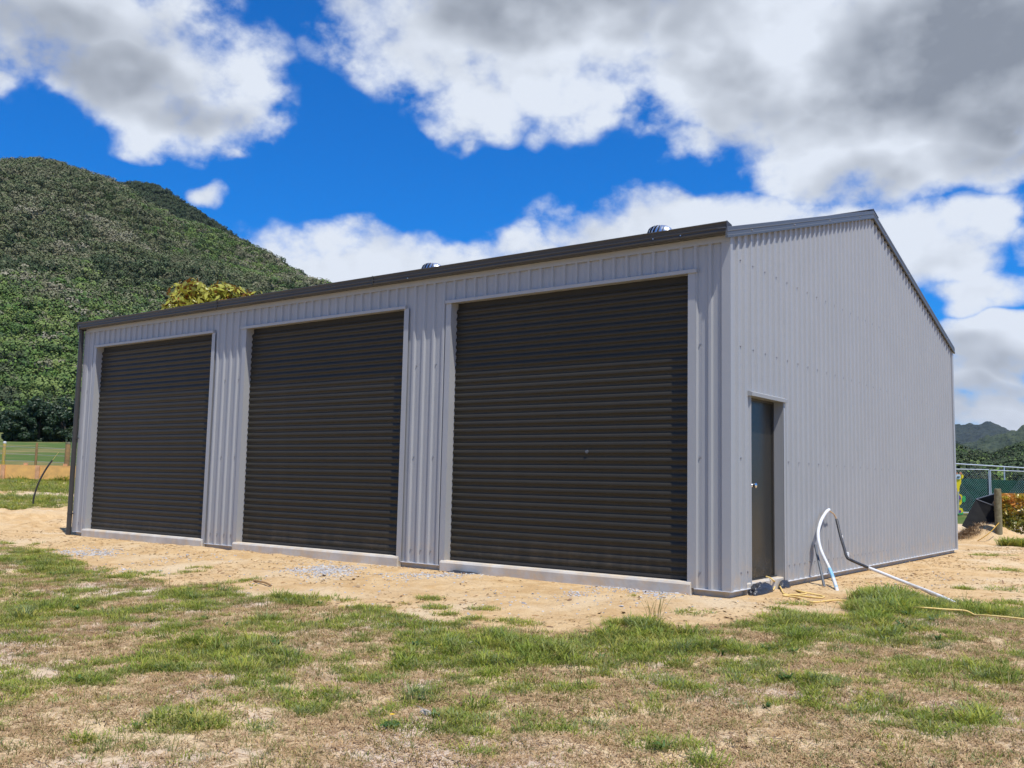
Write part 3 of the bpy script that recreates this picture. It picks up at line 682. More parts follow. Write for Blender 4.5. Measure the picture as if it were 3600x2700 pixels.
# clumps on the sand and rough grass beyond the far corner and behind the shed
pts = []; kd = []; scl = []
def clump(px, py, rad, n, lo, hi, s0, s1, depth=None):
    c_ = on(px, py, 2, -.08) if depth is None else deep(px, py, depth)
    for _ in range(n):
        a = RNG.uniform(0, 6.283); q = rad*math.sqrt(RNG.uniform(0, 1)); x, y = c_[0]+q*math.cos(a), c_[1]+q*math.sin(a)
        pts.append((x, y, 0)); kd.append(RNG.integers(lo, hi)); scl.append(RNG.uniform(s0, s1))
for px, py, rad, n in ((1515, 2095, .13, 26), (1535, 2120, .13, 22), (1565, 2140, .08, 14), (1705, 2128, .13, 20), (1655, 2155, .10, 18), (455, 2005, .22, 40), (125, 1928, .35, 60), (270, 1995, .3, 40), (3385, 2080, .10, 26), (3560, 2085, .3, 20), (2430, 2165, .2, 14), (3540, 2010, .28, 40), (3460, 1955, .25, 30), (3530, 1958, .2, 14), (900, 2075, .3, 40)):
    clump(px, py, rad, n, 0, 4, .8, 1.6)
clump(2275, 2195, .14, 30, 4, 7, 1.1, 1.8); clump(2240, 2200, .28, 40, 4, 7, .9, 1.3); clump(2300, 2170, .06, 3, 16, 18, 1.2, 1.9)
clump(3085, 2120, .2, 90, 4, 7, 1.2, 2.4); clump(3075, 2150, .3, 80, 4, 7, 1.0, 1.8); clump(3200, 2150, .35, 60, 4, 7, .8, 1.3)
clump(3585, 1925, .35, 120, 4, 7, 1.8, 3.6)
dd = RNG.uniform(22, 38, 9000); pq = np.array([CAM+ray(px, 1660)*d_ for px, d_ in zip(RNG.uniform(-260, 330, 9000), dd)])   # beyond the far corner
kp = (pq[:, 0] < -14) & (dd > 22.6+(fbm(pq[:, 0]*.8, pq[:, 1]*.8, 3, 77)-.5)*2.4) & ~((np.abs(dd-26) < .45) & (RNG.uniform(0, 1, 9000) < .8)); pq, dd = pq[kp], dd[kp]
pts = np.vstack([np.array(pts), pq]); kd += list(RNG.choice([0, 1, 2, 3, 4, 5, 6, 7, 8, 9, 5, 6], len(dd))); scl += list(np.where(dd < 30, RNG.uniform(1, 2.2, len(dd)), RNG.uniform(2, 4.2, len(dd))))
pts[:, 2] = ground_z(pts[:, 0], pts[:, 1])
scatter('rough_grass', pts, RNG.uniform(0, 6.28, len(pts)), scl, kd, tufts, 'tufts of rough green grass growing on the sand and past the shed corners', 'grass')
# crushed stone left on the sand, and straw and chips trodden into it
M['stone'] = mat('crushed_stone', (.4, .4, .4), .85, rand=[(.42, .41, .40), (.52, .51, .50), (.33, .33, .35), (.56, .53, .48), (.38, .38, .37)])
M['chip'] = mat('straw_chip', (.4, .25, .1), .9, rand=[(.50, .33, .13), (.30, .16, .07), (.66, .50, .28), (.20, .11, .06), (.58, .40, .18), (.36, .20, .08)])
stones = []
for s in range(4):
    r = np.random.default_rng(s+5); v = r.normal(0, 1, (9, 3)); v /= np.linalg.norm(v, axis=1)[:, None]; v *= r.uniform(.7, 1.1, (9, 1))*np.array([1, .8, .6])
    import bmesh
    bm = bmesh.new(); [bm.verts.new(p) for p in v]; bmesh.ops.convex_hull(bm, input=bm.verts); me = bpy.data.meshes.new('stone'); bm.to_mesh(me); bm.free(); me.materials.append(M['stone']); stones.append(me)
sp2 = []; ss = []
for px, py, rx, ry, n in ((1120, 2008, 120, 16, 700), (1180, 2014, 90, 14, 350), (2230, 2075, 140, 14, 500), (2330, 2090, 90, 20, 420), (2030, 2100, 60, 8, 60), (1480, 2035, 160, 12, 260), (1640, 2025, 160, 8, 160), (270, 1940, 130, 12, 420), (350, 1948, 80, 9, 260), (700, 1965, 200, 14, 70), (1250, 2040, 500, 40, 130), (2000, 2120, 700, 50, 160), (3300, 2050, 200, 50, 40), (400, 1990, 300, 25, 90), (2030, 2020, 350, 8, 80), (1580, 1995, 500, 12, 90)):
    for _ in range(n):
        q = on(px+RNG.normal(0, rx*.5), py+RNG.normal(0, ry*.5), 2, -.09)
        if q[1] > -.07 and q[0] < .05: continue
        sp2.append(q); ss.append(RNG.uniform(.009, .022)*(1.7 if RNG.uniform() < .05 else 1))
sp2 = np.array(sp2); sp2[:, 2] = ground_z(sp2[:, 0], sp2[:, 1])+.003
scatter('crushed_stone', sp2, RNG.uniform(0, 6.28, len(sp2)), ss, RNG.integers(0, 4, len(sp2)), stones, 'pale grey crushed stone scattered on the sand in front of the doors', 'gravel')
M['clod'] = mat('sand_clod', (.5, .34, .17), .95, rand=[(.52, .35, .17), (.44, .28, .13), (.56, .41, .22), (.36, .23, .12)])
clods = []
for me in stones: c2 = me.copy(); c2.materials.clear(); c2.materials.append(M['clod']); clods.append(c2)
X = RNG.uniform(-15, 5, 9000); Y = RNG.uniform(-3.6, 13, 9000); kp = ~((X > -13.3) & (X < .05) & (Y > -.07)); X, Y = X[kp], Y[kp]; P = np.stack([X, Y, ground_z(X, Y)], -1); px_, py_, dp_ = project(P)
kp = (dp_ > 3) & (lawn_sd(px_, py_, dp_) < 0) & (fbm(X*1.3, Y*1.3, 4, 133) > .5); P = P[kp]
scatter('sand_clods', P, RNG.uniform(0, 6.28, len(P)), .006+.03*RNG.uniform(0, 1, len(P))**3, RNG.integers(0, 4, len(P)), clods, 'crumbs and clods of dried orange sand lying around the shed', 'soil')
chips = []
for s in range(3):
    lw = ((1, .14), (1, .28), (.6, .4))[s]; chips.append(MB().add([(-lw[0], -lw[1], 0), (lw[0], -lw[1]*.6, .10), (lw[0]*.9, lw[1], .16), (-lw[0]*.8, lw[1]*.8, .1), (0, 0, .3)], [(0, 1, 4), (1, 2, 4), (2, 3, 4), (3, 0, 4)]).mesh('chip', M['chip']))
n = 60000
X = RNG.uniform(-16, 6, n); Y = RNG.uniform(-4.2, 14, n); k = ~((X > -13.3) & (X < .05) & (Y > -.07)); X, Y = X[k], Y[k]
P = np.stack([X, Y, ground_z(X, Y)+.002], -1); px_, py_, dp_ = project(P); s_ = lawn_sd(px_, py_, dp_)
k = (dp_ > 3) & (px_ > -100) & (px_ < 3700) & (s_ < .1) & (RNG.uniform(0, 1, len(X)) < sstep(.36, .66, fbm(X*1.6, Y*1.6, 4, 33))); P = P[k]
scatter('straw_litter', P, RNG.uniform(0, 6.28, len(P)), RNG.uniform(.008, .034, len(P))*np.where(RNG.uniform(0, 1, len(P)) < .05, 1.7, 1), RNG.integers(0, 3, len(P)), chips, 'straw and wood chips trodden into the orange sand', 'litter', tilt=RNG.normal(0, .25, (len(P), 2)))
# a few single things lying about
def stick(name, px0, py0, px1, py1, rad, material, label, cat):
    a, b_ = gpt(px0, py0, rad), gpt(px1, py1, rad); m_ = .5*(a+b_)+np.array([.01, .015, .008])
    tag(MB().tube(smoothpath([a, m_, b_], 4), [rad*1.1]*4+[rad]*4+[rad*.6], 6).build(name, material), label, cat)
stick('dead_stick', 893, 2045, 955, 2062, .011, M['post'], 'brown dead stick lying on the sand before the middle door', 'stick')
M['brick'] = mat('orange_brick', (.50, .20, .07), .85, vary=((.4, .15, .05), 20, .2))
def lump(name, px, py, s, material, label, cat, seed, squash=.5):
    q = gpt(px, py); r = np.random.default_rng(seed); v = r.normal(0, 1, (22, 3)); v /= np.linalg.norm(v, axis=1)[:, None]; v *= r.uniform(.8, 1.05, (22, 1))*np.array([1.3, .9, squash])*s
    bm = bmesh.new(); [bm.verts.new(p+q+np.array([0, 0, s*squash*.75])) for p in v]; bmesh.ops.convex_hull(bm, input=bm.verts)
    bmesh.ops.bevel(bm, geom=list(bm.edges), offset=s*.12, segments=1, affect='EDGES')
    me = bpy.data.meshes.new(name); bm.to_mesh(me); bm.free(); me.materials.append(material); tag(link(bpy.data.objects.new(name, me)), label, cat)
M['pale'] = mat('pale_stone', (.56, .49, .40), .9, vary=((.45, .38, .3), 15, .2))
lump('brick_piece', 1195, 1965, .05, M['brick'], 'orange broken brick piece against the middle door sill', 'brick', 3)
lump('brick_piece', 1310, 1974, .055, M['brick'], 'orange broken brick piece below the pier right of the middle door', 'brick', 6)
lump('field_stone', 1498, 2512, .042, M['pale'], 'pale flat stone lying on the dry lawn', 'stone', 9)
lump('field_stone', 1530, 2520, .024, M['pale'], 'small white stone right beside a larger pale one on the lawn', 'stone', 12)
lump('field_stone', 2185, 2134, .022, M['stone'], 'lone grey stone on the sand left of the tall grass clump', 'stone', 15)
lump('field_stone', 1656, 2266, .034, M['pale'], 'cream stone at the edge of the lush green grass', 'stone', 18)

dq = gpt(1378, 2555); dn = empty('dandelion', tuple(dq), 'small dandelion with one yellow flower in the dry lawn', 'flower')
M['petal'] = mat('dandelion_petal', (.85, .55, .02), .6)
fq = dq+np.array([-.03, .03, .055]); fl_ = MB()
for i in range(14):
    a = i*2*math.pi/14; r1 = .012+.003*(i % 2); fl_.add([fq, fq+np.array([math.cos(a-.2)*r1, math.sin(a-.2)*r1, .005]), fq+np.array([math.cos(a)*r1*1.15, math.sin(a)*r1*1.15, .004]), fq+np.array([math.cos(a+.2)*r1, math.sin(a+.2)*r1, .005])], [(0, 1, 2, 3)])
fl_.build('flower', M['petal'], dn); MB().tube([dq, fq], .002, 6).build('stem', M['weed'], dn)
for i in range(13):
    a = i*2*math.pi/13+random.uniform(-.2, .2); l_ = random.uniform(.045, .085); u = np.array([math.cos(a), math.sin(a), 0]); v = np.array([-u[1], u[0], 0])
    MB().add([dq, dq+u*l_*.4+v*.008+np.array([0, 0, .022]), dq+u*l_*.4-v*.008+np.array([0, 0, .022]), dq+u*l_*.8+v*.011+np.array([0, 0, .022]), dq+u*l_*.8-v*.011+np.array([0, 0, .022]), dq+u*l_+np.array([0, 0, .012])], [(0, 2, 1), (1, 2, 4, 3), (3, 4, 5)]).build('leaf', M['weed'], dn)

# ------------------------------------------------------------------ beyond the far corner: fence, timber edging, bent pipe
FD = 34.0
def base_at(px, depth):
    q = CAM+ray(px, 1660)*depth; return np.array([q[0], q[1], gz(q[0], q[1])])
fb = base_at(120, FD)
fence = empty('post_and_wire_fence', fb, 'weathered timber post and wire fence along the paddock left of the shed', 'fence')
tops = {}
for px, pt, wd, mk, lab in ((9, 1553, .11, 'moss', 'post crusted with yellow lichen'), (123, 1556, .085, 'post', None), (233, 1556, .18, 'post', 'thick strainer post'), (-210, 1558, .10, 'post', None), (420, 1560, .1, 'post', None), (560, 1562, .1, 'post', None)):
    q = base_at(px, FD); zt = deep(px, pt, FD)[2]; hw = wd/2
    m = MB().tube([(q[0], q[1], q[2]-.3), (q[0], q[1], q[2]+.4), (q[0], q[1], zt-.03), (q[0], q[1], zt)], [hw*1.05, hw, hw*.97, hw*.82], 12)
    o = add_normals_fix(m.build('post', M[mk], fence)); tops[px] = (q, zt)
    if lab: o['label'] = lab
    if px in (9, 233): add_normals_fix(MB().tube([(q[0], q[1], zt-.05), (q[0], q[1], zt+.006), (q[0], q[1], zt+.02)], [hw*1.03, hw*1.0, hw*.5], 12).build('weathered_top', M['white_p'] if px == 9 else M['post_old'], o))
a, c_ = base_at(-600, FD), base_at(700, FD)
M['fwire'] = mat('fence_wire', (.35, .35, .36), .5, .6)
for hz in (1.12, .86, .62, .36):
    n = 14; MB().tube([(a[0]+(c_[0]-a[0])*i/n, a[1]+(c_[1]-a[1])*i/n, np.interp(i/n, [0, 1], [a[2], c_[2]])*.5+.5*fb[2]+hz) for i in range(n+1)], .006, 5).build('wire', M['fwire'], fence)
ED = 30.0
e0, e1_ = base_at(-330, ED), base_at(330, ED); ex = (e1_-e0); ex[2] = 0; el_ = np.linalg.norm(ex); ex /= el_; ey = np.array([-ex[1], ex[0], 0])
zb = deep(130, 1684, ED)[2]; zt_ = deep(130, 1639, ED)[2]
edging = empty('timber_edging', tuple(.5*(e0+e1_)), 'low edging of fresh orange pine boards pegged into the grass', 'edging')
def bar(px0, px1, off0, off1, z0, z1, name, m_, parent):
    A, B = CAM+ray(px0, 1660)*ED, CAM+ray(px1, 1660)*ED; A, B = [e0+ex*np.dot(q-e0, ex) for q in (A, B)]
    q = [A+ey*off0, B+ey*off0, B+ey*off1, A+ey*off1]
    return MB().add([(p[0], p[1], z) for z in (z0, z1) for p in q], [(0,3,2,1),(4,5,6,7),(0,1,5,4),(1,2,6,5),(2,3,7,6),(3,0,4,7)]).build(name, m_, parent)
bar(-330, 131, 0, .05, zb, zt_, 'board', M['pine'], edging); bar(131.4, 318, 0, .05, zb-.01, zt_-.02, 'board', M['pine'], edging)
bar(-330, 318, .35, .40, zb+.12, zt_+.035, 'board', M['pine'], edging)
for px, off, zt2 in ((11, -.05, .02), (133, -.05, .025), (-120, -.05, .02)): bar(px-7, px+7, off, off+.047, zb-.12, zt_+zt2, 'peg', M['peg'], edging)
for px, zt2 in ((65, .10), (206, .10), (-60, .1)): bar(px-7, px+7, .402, .45, zb-.12, zt_+zt2, 'peg', M['peg'], edging)
p0 = deep(115, 1788, 23.2); p0[2] = gz(p0[0], p0[1])
bp_ = tag(add_normals_fix(MB().tube(smoothpath([p0-np.array([0, 0, .1]), p0, deep(120, 1745, 23.2), deep(136, 1697, 23.2), deep(160, 1652, 23.2), deep(184, 1618, 23.2)], 5), .021, 8).build('bent_pipe', M['pvc_black']), 60), 'thin bent black pipe sticking up out of the sandy bank', 'pipe')
MB().tube(smoothpath([deep(183, 1619, 23.2), deep(193, 1607, 23.2), deep(206, 1590, 23.2)], 4), .004, 5).build('pull_string', M['cord'], bp_)

# ------------------------------------------------------------------ foliage
def leaf_cloud(centers, radii, per, size, rng, jit=.55, shell=.55, up=.35, aspect=.5):
    C = np.repeat(centers, per, 0); Rr = np.repeat(radii, per, 0); n = len(C)
    d = rng.normal(0, 1, (n, 3)); d /= np.linalg.norm(d, axis=1)[:, None]
    rad = shell+(1-shell)*rng.uniform(0, 1, n)**.6
    P = C+d*Rr*rad[:, None]
    nrm = d+rng.normal(0, jit, (n, 3))+np.array([0, 0, up]); nrm /= np.linalg.norm(nrm, axis=1)[:, None]
    t_ = np.cross(nrm, rng.normal(0, 1, (n, 3))); t_ /= np.linalg.norm(t_, axis=1)[:, None]; b_ = np.cross(nrm, t_)
    s = size*rng.uniform(.6, 1.3, n)[:, None]
    V = np.stack([P-t_*s, P-b_*s*aspect+nrm*s*.12, P+t_*s, P+b_*s*aspect+nrm*s*.12], 1).reshape(-1, 3)
    F = np.arange(4*n).reshape(-1, 4); return V, F
def tree(name, base, height, crown_c, crown_r, nclump, per, leaf, lmat, label, seed, group=None, trunk_r=.2, cat='tree', aspect=.5, low=-.45, up=.35):
    rng = np.random.default_rng(seed); base = np.array(base, float)
    e = empty(name, tuple(base), label, cat, group)
    d = rng.normal(0, 1, (nclump, 3)); d /= np.linalg.norm(d, axis=1)[:, None]; d[:, 2] = np.where(d[:, 2] < low, -d[:, 2], d[:, 2])
    cen = base+np.array([0, 0, crown_c])+d*np.array(crown_r)*(.45+.5*rng.uniform(0, 1, (nclump, 1)))
    rad = rng.uniform(.16, .30, (nclump, 1))*np.mean(crown_r)*np.array([[1.15, 1.15, .8]])
    V, F = leaf_cloud(cen, rad, per, leaf, rng, aspect=aspect, up=up)
    link(bpy.data.objects.new('crown', np_mesh('crown', V, F, lmat)), e)
    top = base+np.array([0, 0, crown_c])
    m = MB().tube(smoothpath([base-np.array([0, 0, .3]), base+np.array([.05, .02, crown_c*.45]), top+np.array([-.04, .05, 0])], 5), list(np.linspace(trunk_r, trunk_r*.45, 11)), 9)
    for i in rng.choice(nclump, min(12, nclump), False):
        s0 = base+np.array([0, 0, crown_c*rng.uniform(.4, .95)]); mid = .5*(s0+cen[i])+np.array([0, 0, -.05*height*.2])
        m.tube([s0, mid, cen[i]], [trunk_r*.38, trunk_r*.24, trunk_r*.1], 6)
    add_normals_fix(m.build('trunk', M['trunk'], e), 60); return e
M['leaf_dark'] = mat('dark_evergreen_leaf', (.018, .042, .014), .55, vary=((.035, .065, .02), 1.2, .2), trans=.12)
TD = 128.0
for i, (px, ptop, wpx, lab) in enumerate(((48, 1432, 70, 'dark evergreen tree at the left edge of the photo below the hill'), (125, 1392, 100, 'tall dark evergreen tree in the middle of the clump below the hill'), (215, 1398, 100, 'dark evergreen tree closest to the shed downpipe below the hill'), (300, 1410, 90, 'dark evergreen tree half hidden behind the far shed corner'))):
    q = base_at(px, TD+i*3); top = deep(px, ptop, TD+i*3)[2]; h = top-q[2]; rx = wpx*(TD+i*3)/FPX*.62
    tree('evergreen_tree', q, h, h*.42, (rx*1.3, rx*1.3, h*.60), 80, 170, .20, M['leaf_dark'], lab, 100+i, 'dark trees at the foot of the hill', .28, low=-.95)
M['magnolia'] = mat('magnolia_leaf', (.34, .36, .045), .32, vary=((.46, .42, .06), 2.5, .2), back=(.30, .13, .03), trans=.25)
mq = deep(735, 1650, 37); mq[2] = gz(mq[0], mq[1]); mtop = deep(775, 1003, 37)[2]
mt = tree('magnolia_tree', (mq[0], mq[1], mq[2]), mtop-mq[2], (mtop-mq[2])-1.0, (2.25, 2.25, 1.3), 85, 62, .165, M['magnolia'], 'magnolia tree with brown backed leaves showing above the shed gutter', 33, None, .16, aspect=.36, up=.1)
# hedge, post, bin, rope and heap behind the shed
M['photinia'] = mat('hedge_leaf', (.11, .13, .022), .4, vary=((.38, .31, .04), 5, .2), trans=.25)
M['photinia_tip'] = mat('hedge_tip_leaf', (.64, .27, .05), .4, vary=((.52, .42, .05), 6, .1), trans=.25)
hb = deep(3585, 1915, 22.0); hb[2] = gz(hb[0], hb[1])
hedge = empty('clipped_hedge', tuple(hb), 'clipped hedge with orange red young leaves at the right edge', 'hedge')
hx, hy = CR[:2]/np.linalg.norm(CR[:2]), None
hdir = np.array([hx[0], hx[1], 0]); hfw = ray(3510, 1800); hfw = np.array([hfw[0], hfw[1], 0])/np.linalg.norm(hfw[:2]); rng = np.random.default_rng(5)
hz0 = hb[2]; HHt = deep(3585, 1745, 22.0)[2]-hz0; Wl = 75*22/FPX
nl = 17000; u_ = rng.uniform(-Wl, 2.2, nl); v_ = rng.uniform(0, 1.1, nl); q_ = rng.uniform(.02, 1, nl)
f_ = rng.integers(0, 3, nl); u_ = np.where(f_ == 0, -Wl+rng.exponential(.05, nl), u_); v_ = np.where(f_ == 1, rng.exponential(.05, nl), v_); q_ = np.where(f_ == 2, 1-rng.exponential(.05, nl), q_)
q_ = np.clip(q_, .02, 1.03)
wob = (fbm(u_*3+10, v_*3+q_*4, 3, 6)-.5)*.22
C_ = np.array(hb)+hdir*(u_+wob*(f_ == 0))[:, None]+hfw*(v_+wob*(f_ == 1))[:, None]+np.array([0, 0, 1])*(q_*HHt*(.93+.18*fbm(u_*2.5, v_*2.5, 3, 8)))[:, None]
tip = rng.uniform(0, 1, nl) < sstep(.35, .85, q_)*.9
for nm, sel, mk, sz in (('leaves', ~tip, 'photinia', .046), ('young_leaves', tip, 'photinia_tip', .046)):
    V, F = leaf_cloud(C_[sel], np.full((sel.sum(), 3), .02), 1, sz, rng, aspect=.38, up=.25); link(bpy.data.objects.new(nm, np_mesh(nm, V, F, M[mk])), hedge)
st = MB()
for i in range(9):
    u0 = -Wl+.12+i*.27; b_ = np.array(hb)+hdir*u0+hfw*.4
    for j in range(3): st.tube([b_-np.array([0, 0, .1]), b_+hdir*rng.normal(0, .06)+np.array([0, 0, HHt*.45]), b_+hdir*rng.normal(0, .13)+hfw*rng.normal(0, .12)+np.array([0, 0, HHt*.85])], [.02, .013, .006], 5)
st.build('stems', M['trunk'], hedge)
pb = deep(3513, 1915, 21.8); pb[2] = gz(pb[0], pb[1]); pz = deep(3513, 1718, 21.8)[2]
tag(add_normals_fix(MB().tube([(pb[0], pb[1], pb[2]-.3), (pb[0], pb[1], pz-.04), (pb[0], pb[1], pz-.01), (pb[0], pb[1], pz)], [.08, .077, .074, .055], 16).build('timber_post', M['post_old'])), 'round mossy timber post at the end of the hedge', 'post')
# tipped black plastic bin: hollow, four sided, lying back on the heap
bn = [deep(3381, 1846, 22.6), deep(3428, 1752, 22.9), deep(3506, 1733, 23.5), deep(3516, 1910, 22.3)]
D3 = lambda px, py, d: deep(px, py, d)
F0, F1, F2, F3 = D3(3381, 1848, 22.5), D3(3431, 1755, 22.7), D3(3530, 1792, 22.4), D3(3522, 1925, 22.2)
B1, B2 = D3(3506, 1733, 23.5), D3(3560, 1760, 23.3); B0 = B1+(F0-F1)*.9; B3 = B2+(F3-F2)*.9
bin_ = MB()
inn = lambda p, c0: p+(c0-p)*.06
cen = (F1+F2+B1+B2)/4; o_top = [F1, F2, B2, B1]; o_bot = [F0, F3, B3, B0]; i_top = [inn(p, cen) for p in o_top]; cb = sum(o_bot)/4; i_bot = [inn(p, cb)+(cen-cb)*.06 for p in o_bot]
bin_.add(o_top+o_bot+i_top+i_bot, [(0,1,5,4),(1,2,6,5),(2,3,7,6),(3,0,4,7),(4,5,6,7),(8,12,13,9),(9,13,14,10),(10,14,15,11),(11,15,12,8),(12,15,14,13),(0,8,9,1),(1,9,10,2),(2,10,11,3),(3,11,8,0)])
bin_o = tag(bin_.build('tipped_bin', M['black_p']), 'large black plastic bin tipped over against the timber post', 'bin')
MB().tube(o_top+[o_top[0]], .014, 8, False).build('rim', M['pvc_grey'], bin_o)
fn = np.cross(F1-F0, F3-F0); fn /= np.linalg.norm(fn); fn = fn if np.dot(fn, CAM-F0) > 0 else -fn
for a_, c2 in ((.35, .45), (.55, .25), (.62, .62), (.75, .35), (.85, .5), (.82, .25)):
    q = F0+(F3-F0)*a_+(F1-F0)*c2*.8+fn*.004; MB().tube([q, q+fn*.004], .022, 8).build('mud_spot', M['pale'], bin_o)
tag(add_normals_fix(MB().tube(smoothpath([gpt(3362, 1927, .03), deep(3400, 1918, 21.9), deep(3440, 1900, 21.6), deep(3480, 1872, 21.5), deep(3512, 1838, 21.65)], 8), .009, 7).build('orange_rope', M['cord2']), 80), 'taut orange rope running from the shed corner to the timber post', 'rope')
hp = []; hk = []
for _ in range(260):
    q = deep(RNG.normal(3390, 22), 1900, 22.3); hp.append((q[0]+RNG.normal(0, .15), q[1]+RNG.normal(0, .2), 0)); hk.append(RNG.integers(10, 14))
hp = np.array(hp); hp[:, 2] = ground_z(hp[:, 0], hp[:, 1]); M['thatch'] = mat('dead_thatch', (.2, .12, .06), .9, rand=[(.30, .20, .12), (.38, .27, .16), (.22, .14, .08), (.45, .33, .2)])
scatter('dead_grass', hp, RNG.uniform(0, 6.28, len(hp)), RNG.uniform(1.6, 3.4, len(hp)), RNG.integers(0, 2, len(hp)), [blade_tuft('t', 14, .02, .05, .03, (.6, 1.1), .003, M['thatch'], 90+i) for i in range(2)], 'matted dead brown grass on the soil heap behind the shed corner', 'grass')
# temporary site fence with shade cloth, and the painted giraffe board hung on it
TF = 38.0
t0, t1 = deep(3362, 1812, TF), deep(3800, 1838, TF)
fdir = t1-t0; fdir[2] = 0; fl = np.linalg.norm(fdir); fdir /= fl; fnm = np.array([fdir[1], -fdir[0], 0]); t0 = t0-fdir*1.6
def panel(start, length, zb, zt, zt2, first, lab, cloth=True):
    e = empty('site_fence_panel', (start[0], start[1], zb), lab, 'fence', 'temporary site fence')
    up = np.array([0, 0, 1]); s = np.array([start[0], start[1], zb]); E = s+fdir*length
    H0, H1 = zt-zb, zt2-zb
    m = MB(); m.tube([s, s+up*H0], .024, 8); m.tube([E, E+up*H1], .024, 8); m.tube([s+up*H0, E+up*H1], .021, 8); m.tube([s+up*.12, E+up*.12], .019, 8)
    add_normals_fix(m.build('frame', M['galv'], e))
    # woven chain link: zigzag wires
    w_ = MB(); pit = .085; nn = int(length/pit)
    for i in range(nn):
        for sg in (1, -1):
            x0 = i*pit; h = min(H0, H1); run = h if True else 0
            xa, xb = x0, x0+sg*h*.8; za, zb_ = .12, h
            if xb > length: zb_ = .12+(h-.12)*(length-xa)/(xb-xa); xb = length
            if xb < 0: zb_ = .12+(h-.12)*(xa)/(xa-xb); xb = 0
            A = s+fdir*xa+up*za; B = s+fdir*xb+up*zb_
            q = fnm*.0035; v = np.array([0, 0, .0035]); w_.add([A-v, A+v, B+v, B-v], [(0, 1, 2, 3)]); w_.add([A-q, A+q, B+q, B-q], [(0, 1, 2, 3)])
    w_.build('mesh_wires', M['galv'], e)['kind'] = 'stuff'
    if cloth:
        V = []; nu, nv = 40, 18
        for j in range(nv+1):
            for i in range(nu+1):
                a = i/nu; b_ = j/nv; top = (H0+(H1-H0)*a)*.80; x = s+fdir*length*a+up*(.16+(top-.16)*b_)-fnm*(.05+.05*(fbm(np.array([a*9]), np.array([b_*5]), 3, 3)[0]-.5)); V.append(x)
        F = [(j*(nu+1)+i, j*(nu+1)+i+1, (j+1)*(nu+1)+i+1, (j+1)*(nu+1)+i) for j in range(nv) for i in range(nu)]
        o = MB().add(V, F).build('shade_cloth', M['cloth'], e, True)
    for p in ((s, E) if first else (E,)):
        q = p-up*.02; A = []
        for sx, sy in ((-.30, -.11), (.30, -.11), (.30, .11), (-.30, .11)): A.append(q+fdir*sx+fnm*sy)
        MB().add([a-up*.18 for a in A]+[a*1+((p-a)*np.array([.12, .12, 0])) for a in A], [(3,2,1,0),(4,5,6,7),(0,1,5,4),(1,2,6,5),(2,3,7,6),(3,0,4,7)]).build('block_foot', M['conc'], e)
    return e
zb = deep(3362, 1812, TF)[2]; zt = deep(3362, 1650, TF)[2]; zt2 = deep(3483, 1651, TF)[2]
l1 = np.dot(deep(3483, 1731, TF)-t0, fdir)
panel(t0, l1, zb, zt, zt2, True, 'wire mesh fence panel with green shade cloth next to the shed corner')
panel(t0+fdir*(l1+.06), 2.6, zb-.05, zt2-.02, zt2-.06, False, 'wire mesh fence panel with green shade cloth running out of the picture')
m = MB(); A = deep(3300, 1627, TF+2.5); B = deep(3760, 1655, TF+2.5); m.tube([A, B], .03, 8)
for f_ in (0, .5, 1): q = A+(B-A)*f_; m.tube([(q[0], q[1], gz(q[0], q[1])-.2), q], .03, 8)
tag(add_normals_fix(m.build('pipe_rail', M['galv'])), 'pale metal pipe rail behind the site fence', 'rail')
# giraffe cut-out board (flat painted plywood)
GD = 37.6
def gp(x, y): return 3250+x*.3616, 1450+y*.3616
gir = empty('giraffe_board', tuple(deep(*gp(335, 985), GD)), 'yellow and purple painted giraffe cut out board on the site fence', 'painted board')
def cutout(name, pts, depth, thick, m_):
    P = [deep(*gp(x, y), depth) for x, y in pts]; n = len(P); bk = [p+CF*thick for p in P]
    MB().add(P+bk, [tuple(range(n-1, -1, -1)), tuple(range(n, 2*n))]+[(i, (i+1) % n, n+(i+1) % n, n+i) for i in range(n)]).build(name, m_, gir)
Pm = {'y': mat('yellow_paint', (.85, .68, .02), .5), 'p': mat('purple_paint', (.16, .05, .32), .5), 'w': mat('pale_blue_paint', (.55, .68, .75), .5), 'g': mat('green_paint', (.05, .42, .12), .5), 'o': mat('orange_brown_paint', (.55, .24, .14), .5), 'k': mat('black_paint', (.02, .02, .02), .5)}
cutout('body', [(276,650),(296,648),(300,622),(318,605),(352,605),(360,618),(372,606),(382,622),(372,645),(358,650),(357,690),(345,715),(340,745),(338,790),(360,800),(372,825),(362,850),(364,880),(352,898),(338,905),(345,930),(368,932),(378,955),(374,985),(276,990)], GD, .02, Pm['y'])
cutout('muzzle', [(306,612),(318,602),(346,602),(354,618),(352,640),(338,650),(320,650),(306,640)], GD-.03, .02, Pm['w'])
cutout('nostrils', [(318,622),(344,622),(344,633),(318,633)], GD-.05, .01, Pm['k'])
cutout('horn', [(312,604),(312,588),(320,583),(326,590),(324,602)], GD-.02, .03, Pm['o']); cutout('horn', [(340,603),(342,586),(356,580),(366,590),(362,603),(350,606)], GD-.02, .03, Pm['o'])
cutout('spot', [(276,715),(300,705),(318,745),(316,782),(276,780)], GD-.03, .02, Pm['p']); cutout('spot', [(338,800),(352,818),(358,845),(342,848),(334,830)], GD-.03, .02, Pm['p'])
cutout('spot', [(300,860),(318,858),(320,890),(302,890)], GD-.03, .02, Pm['p']); cutout('spot', [(330,955),(350,948),(360,965),(345,980),(330,978)], GD-.03, .02, Pm['p'])
cutout('leaf', [(368,828),(384,808),(398,818),(402,850),(392,872),(370,870)], GD-.02, .02, Pm['g']); cutout('grass_strip', [(276,968),(300,962),(316,982),(330,970),(352,984),(376,968),(378,992),(276,994)], GD-.04, .02, Pm['g'])
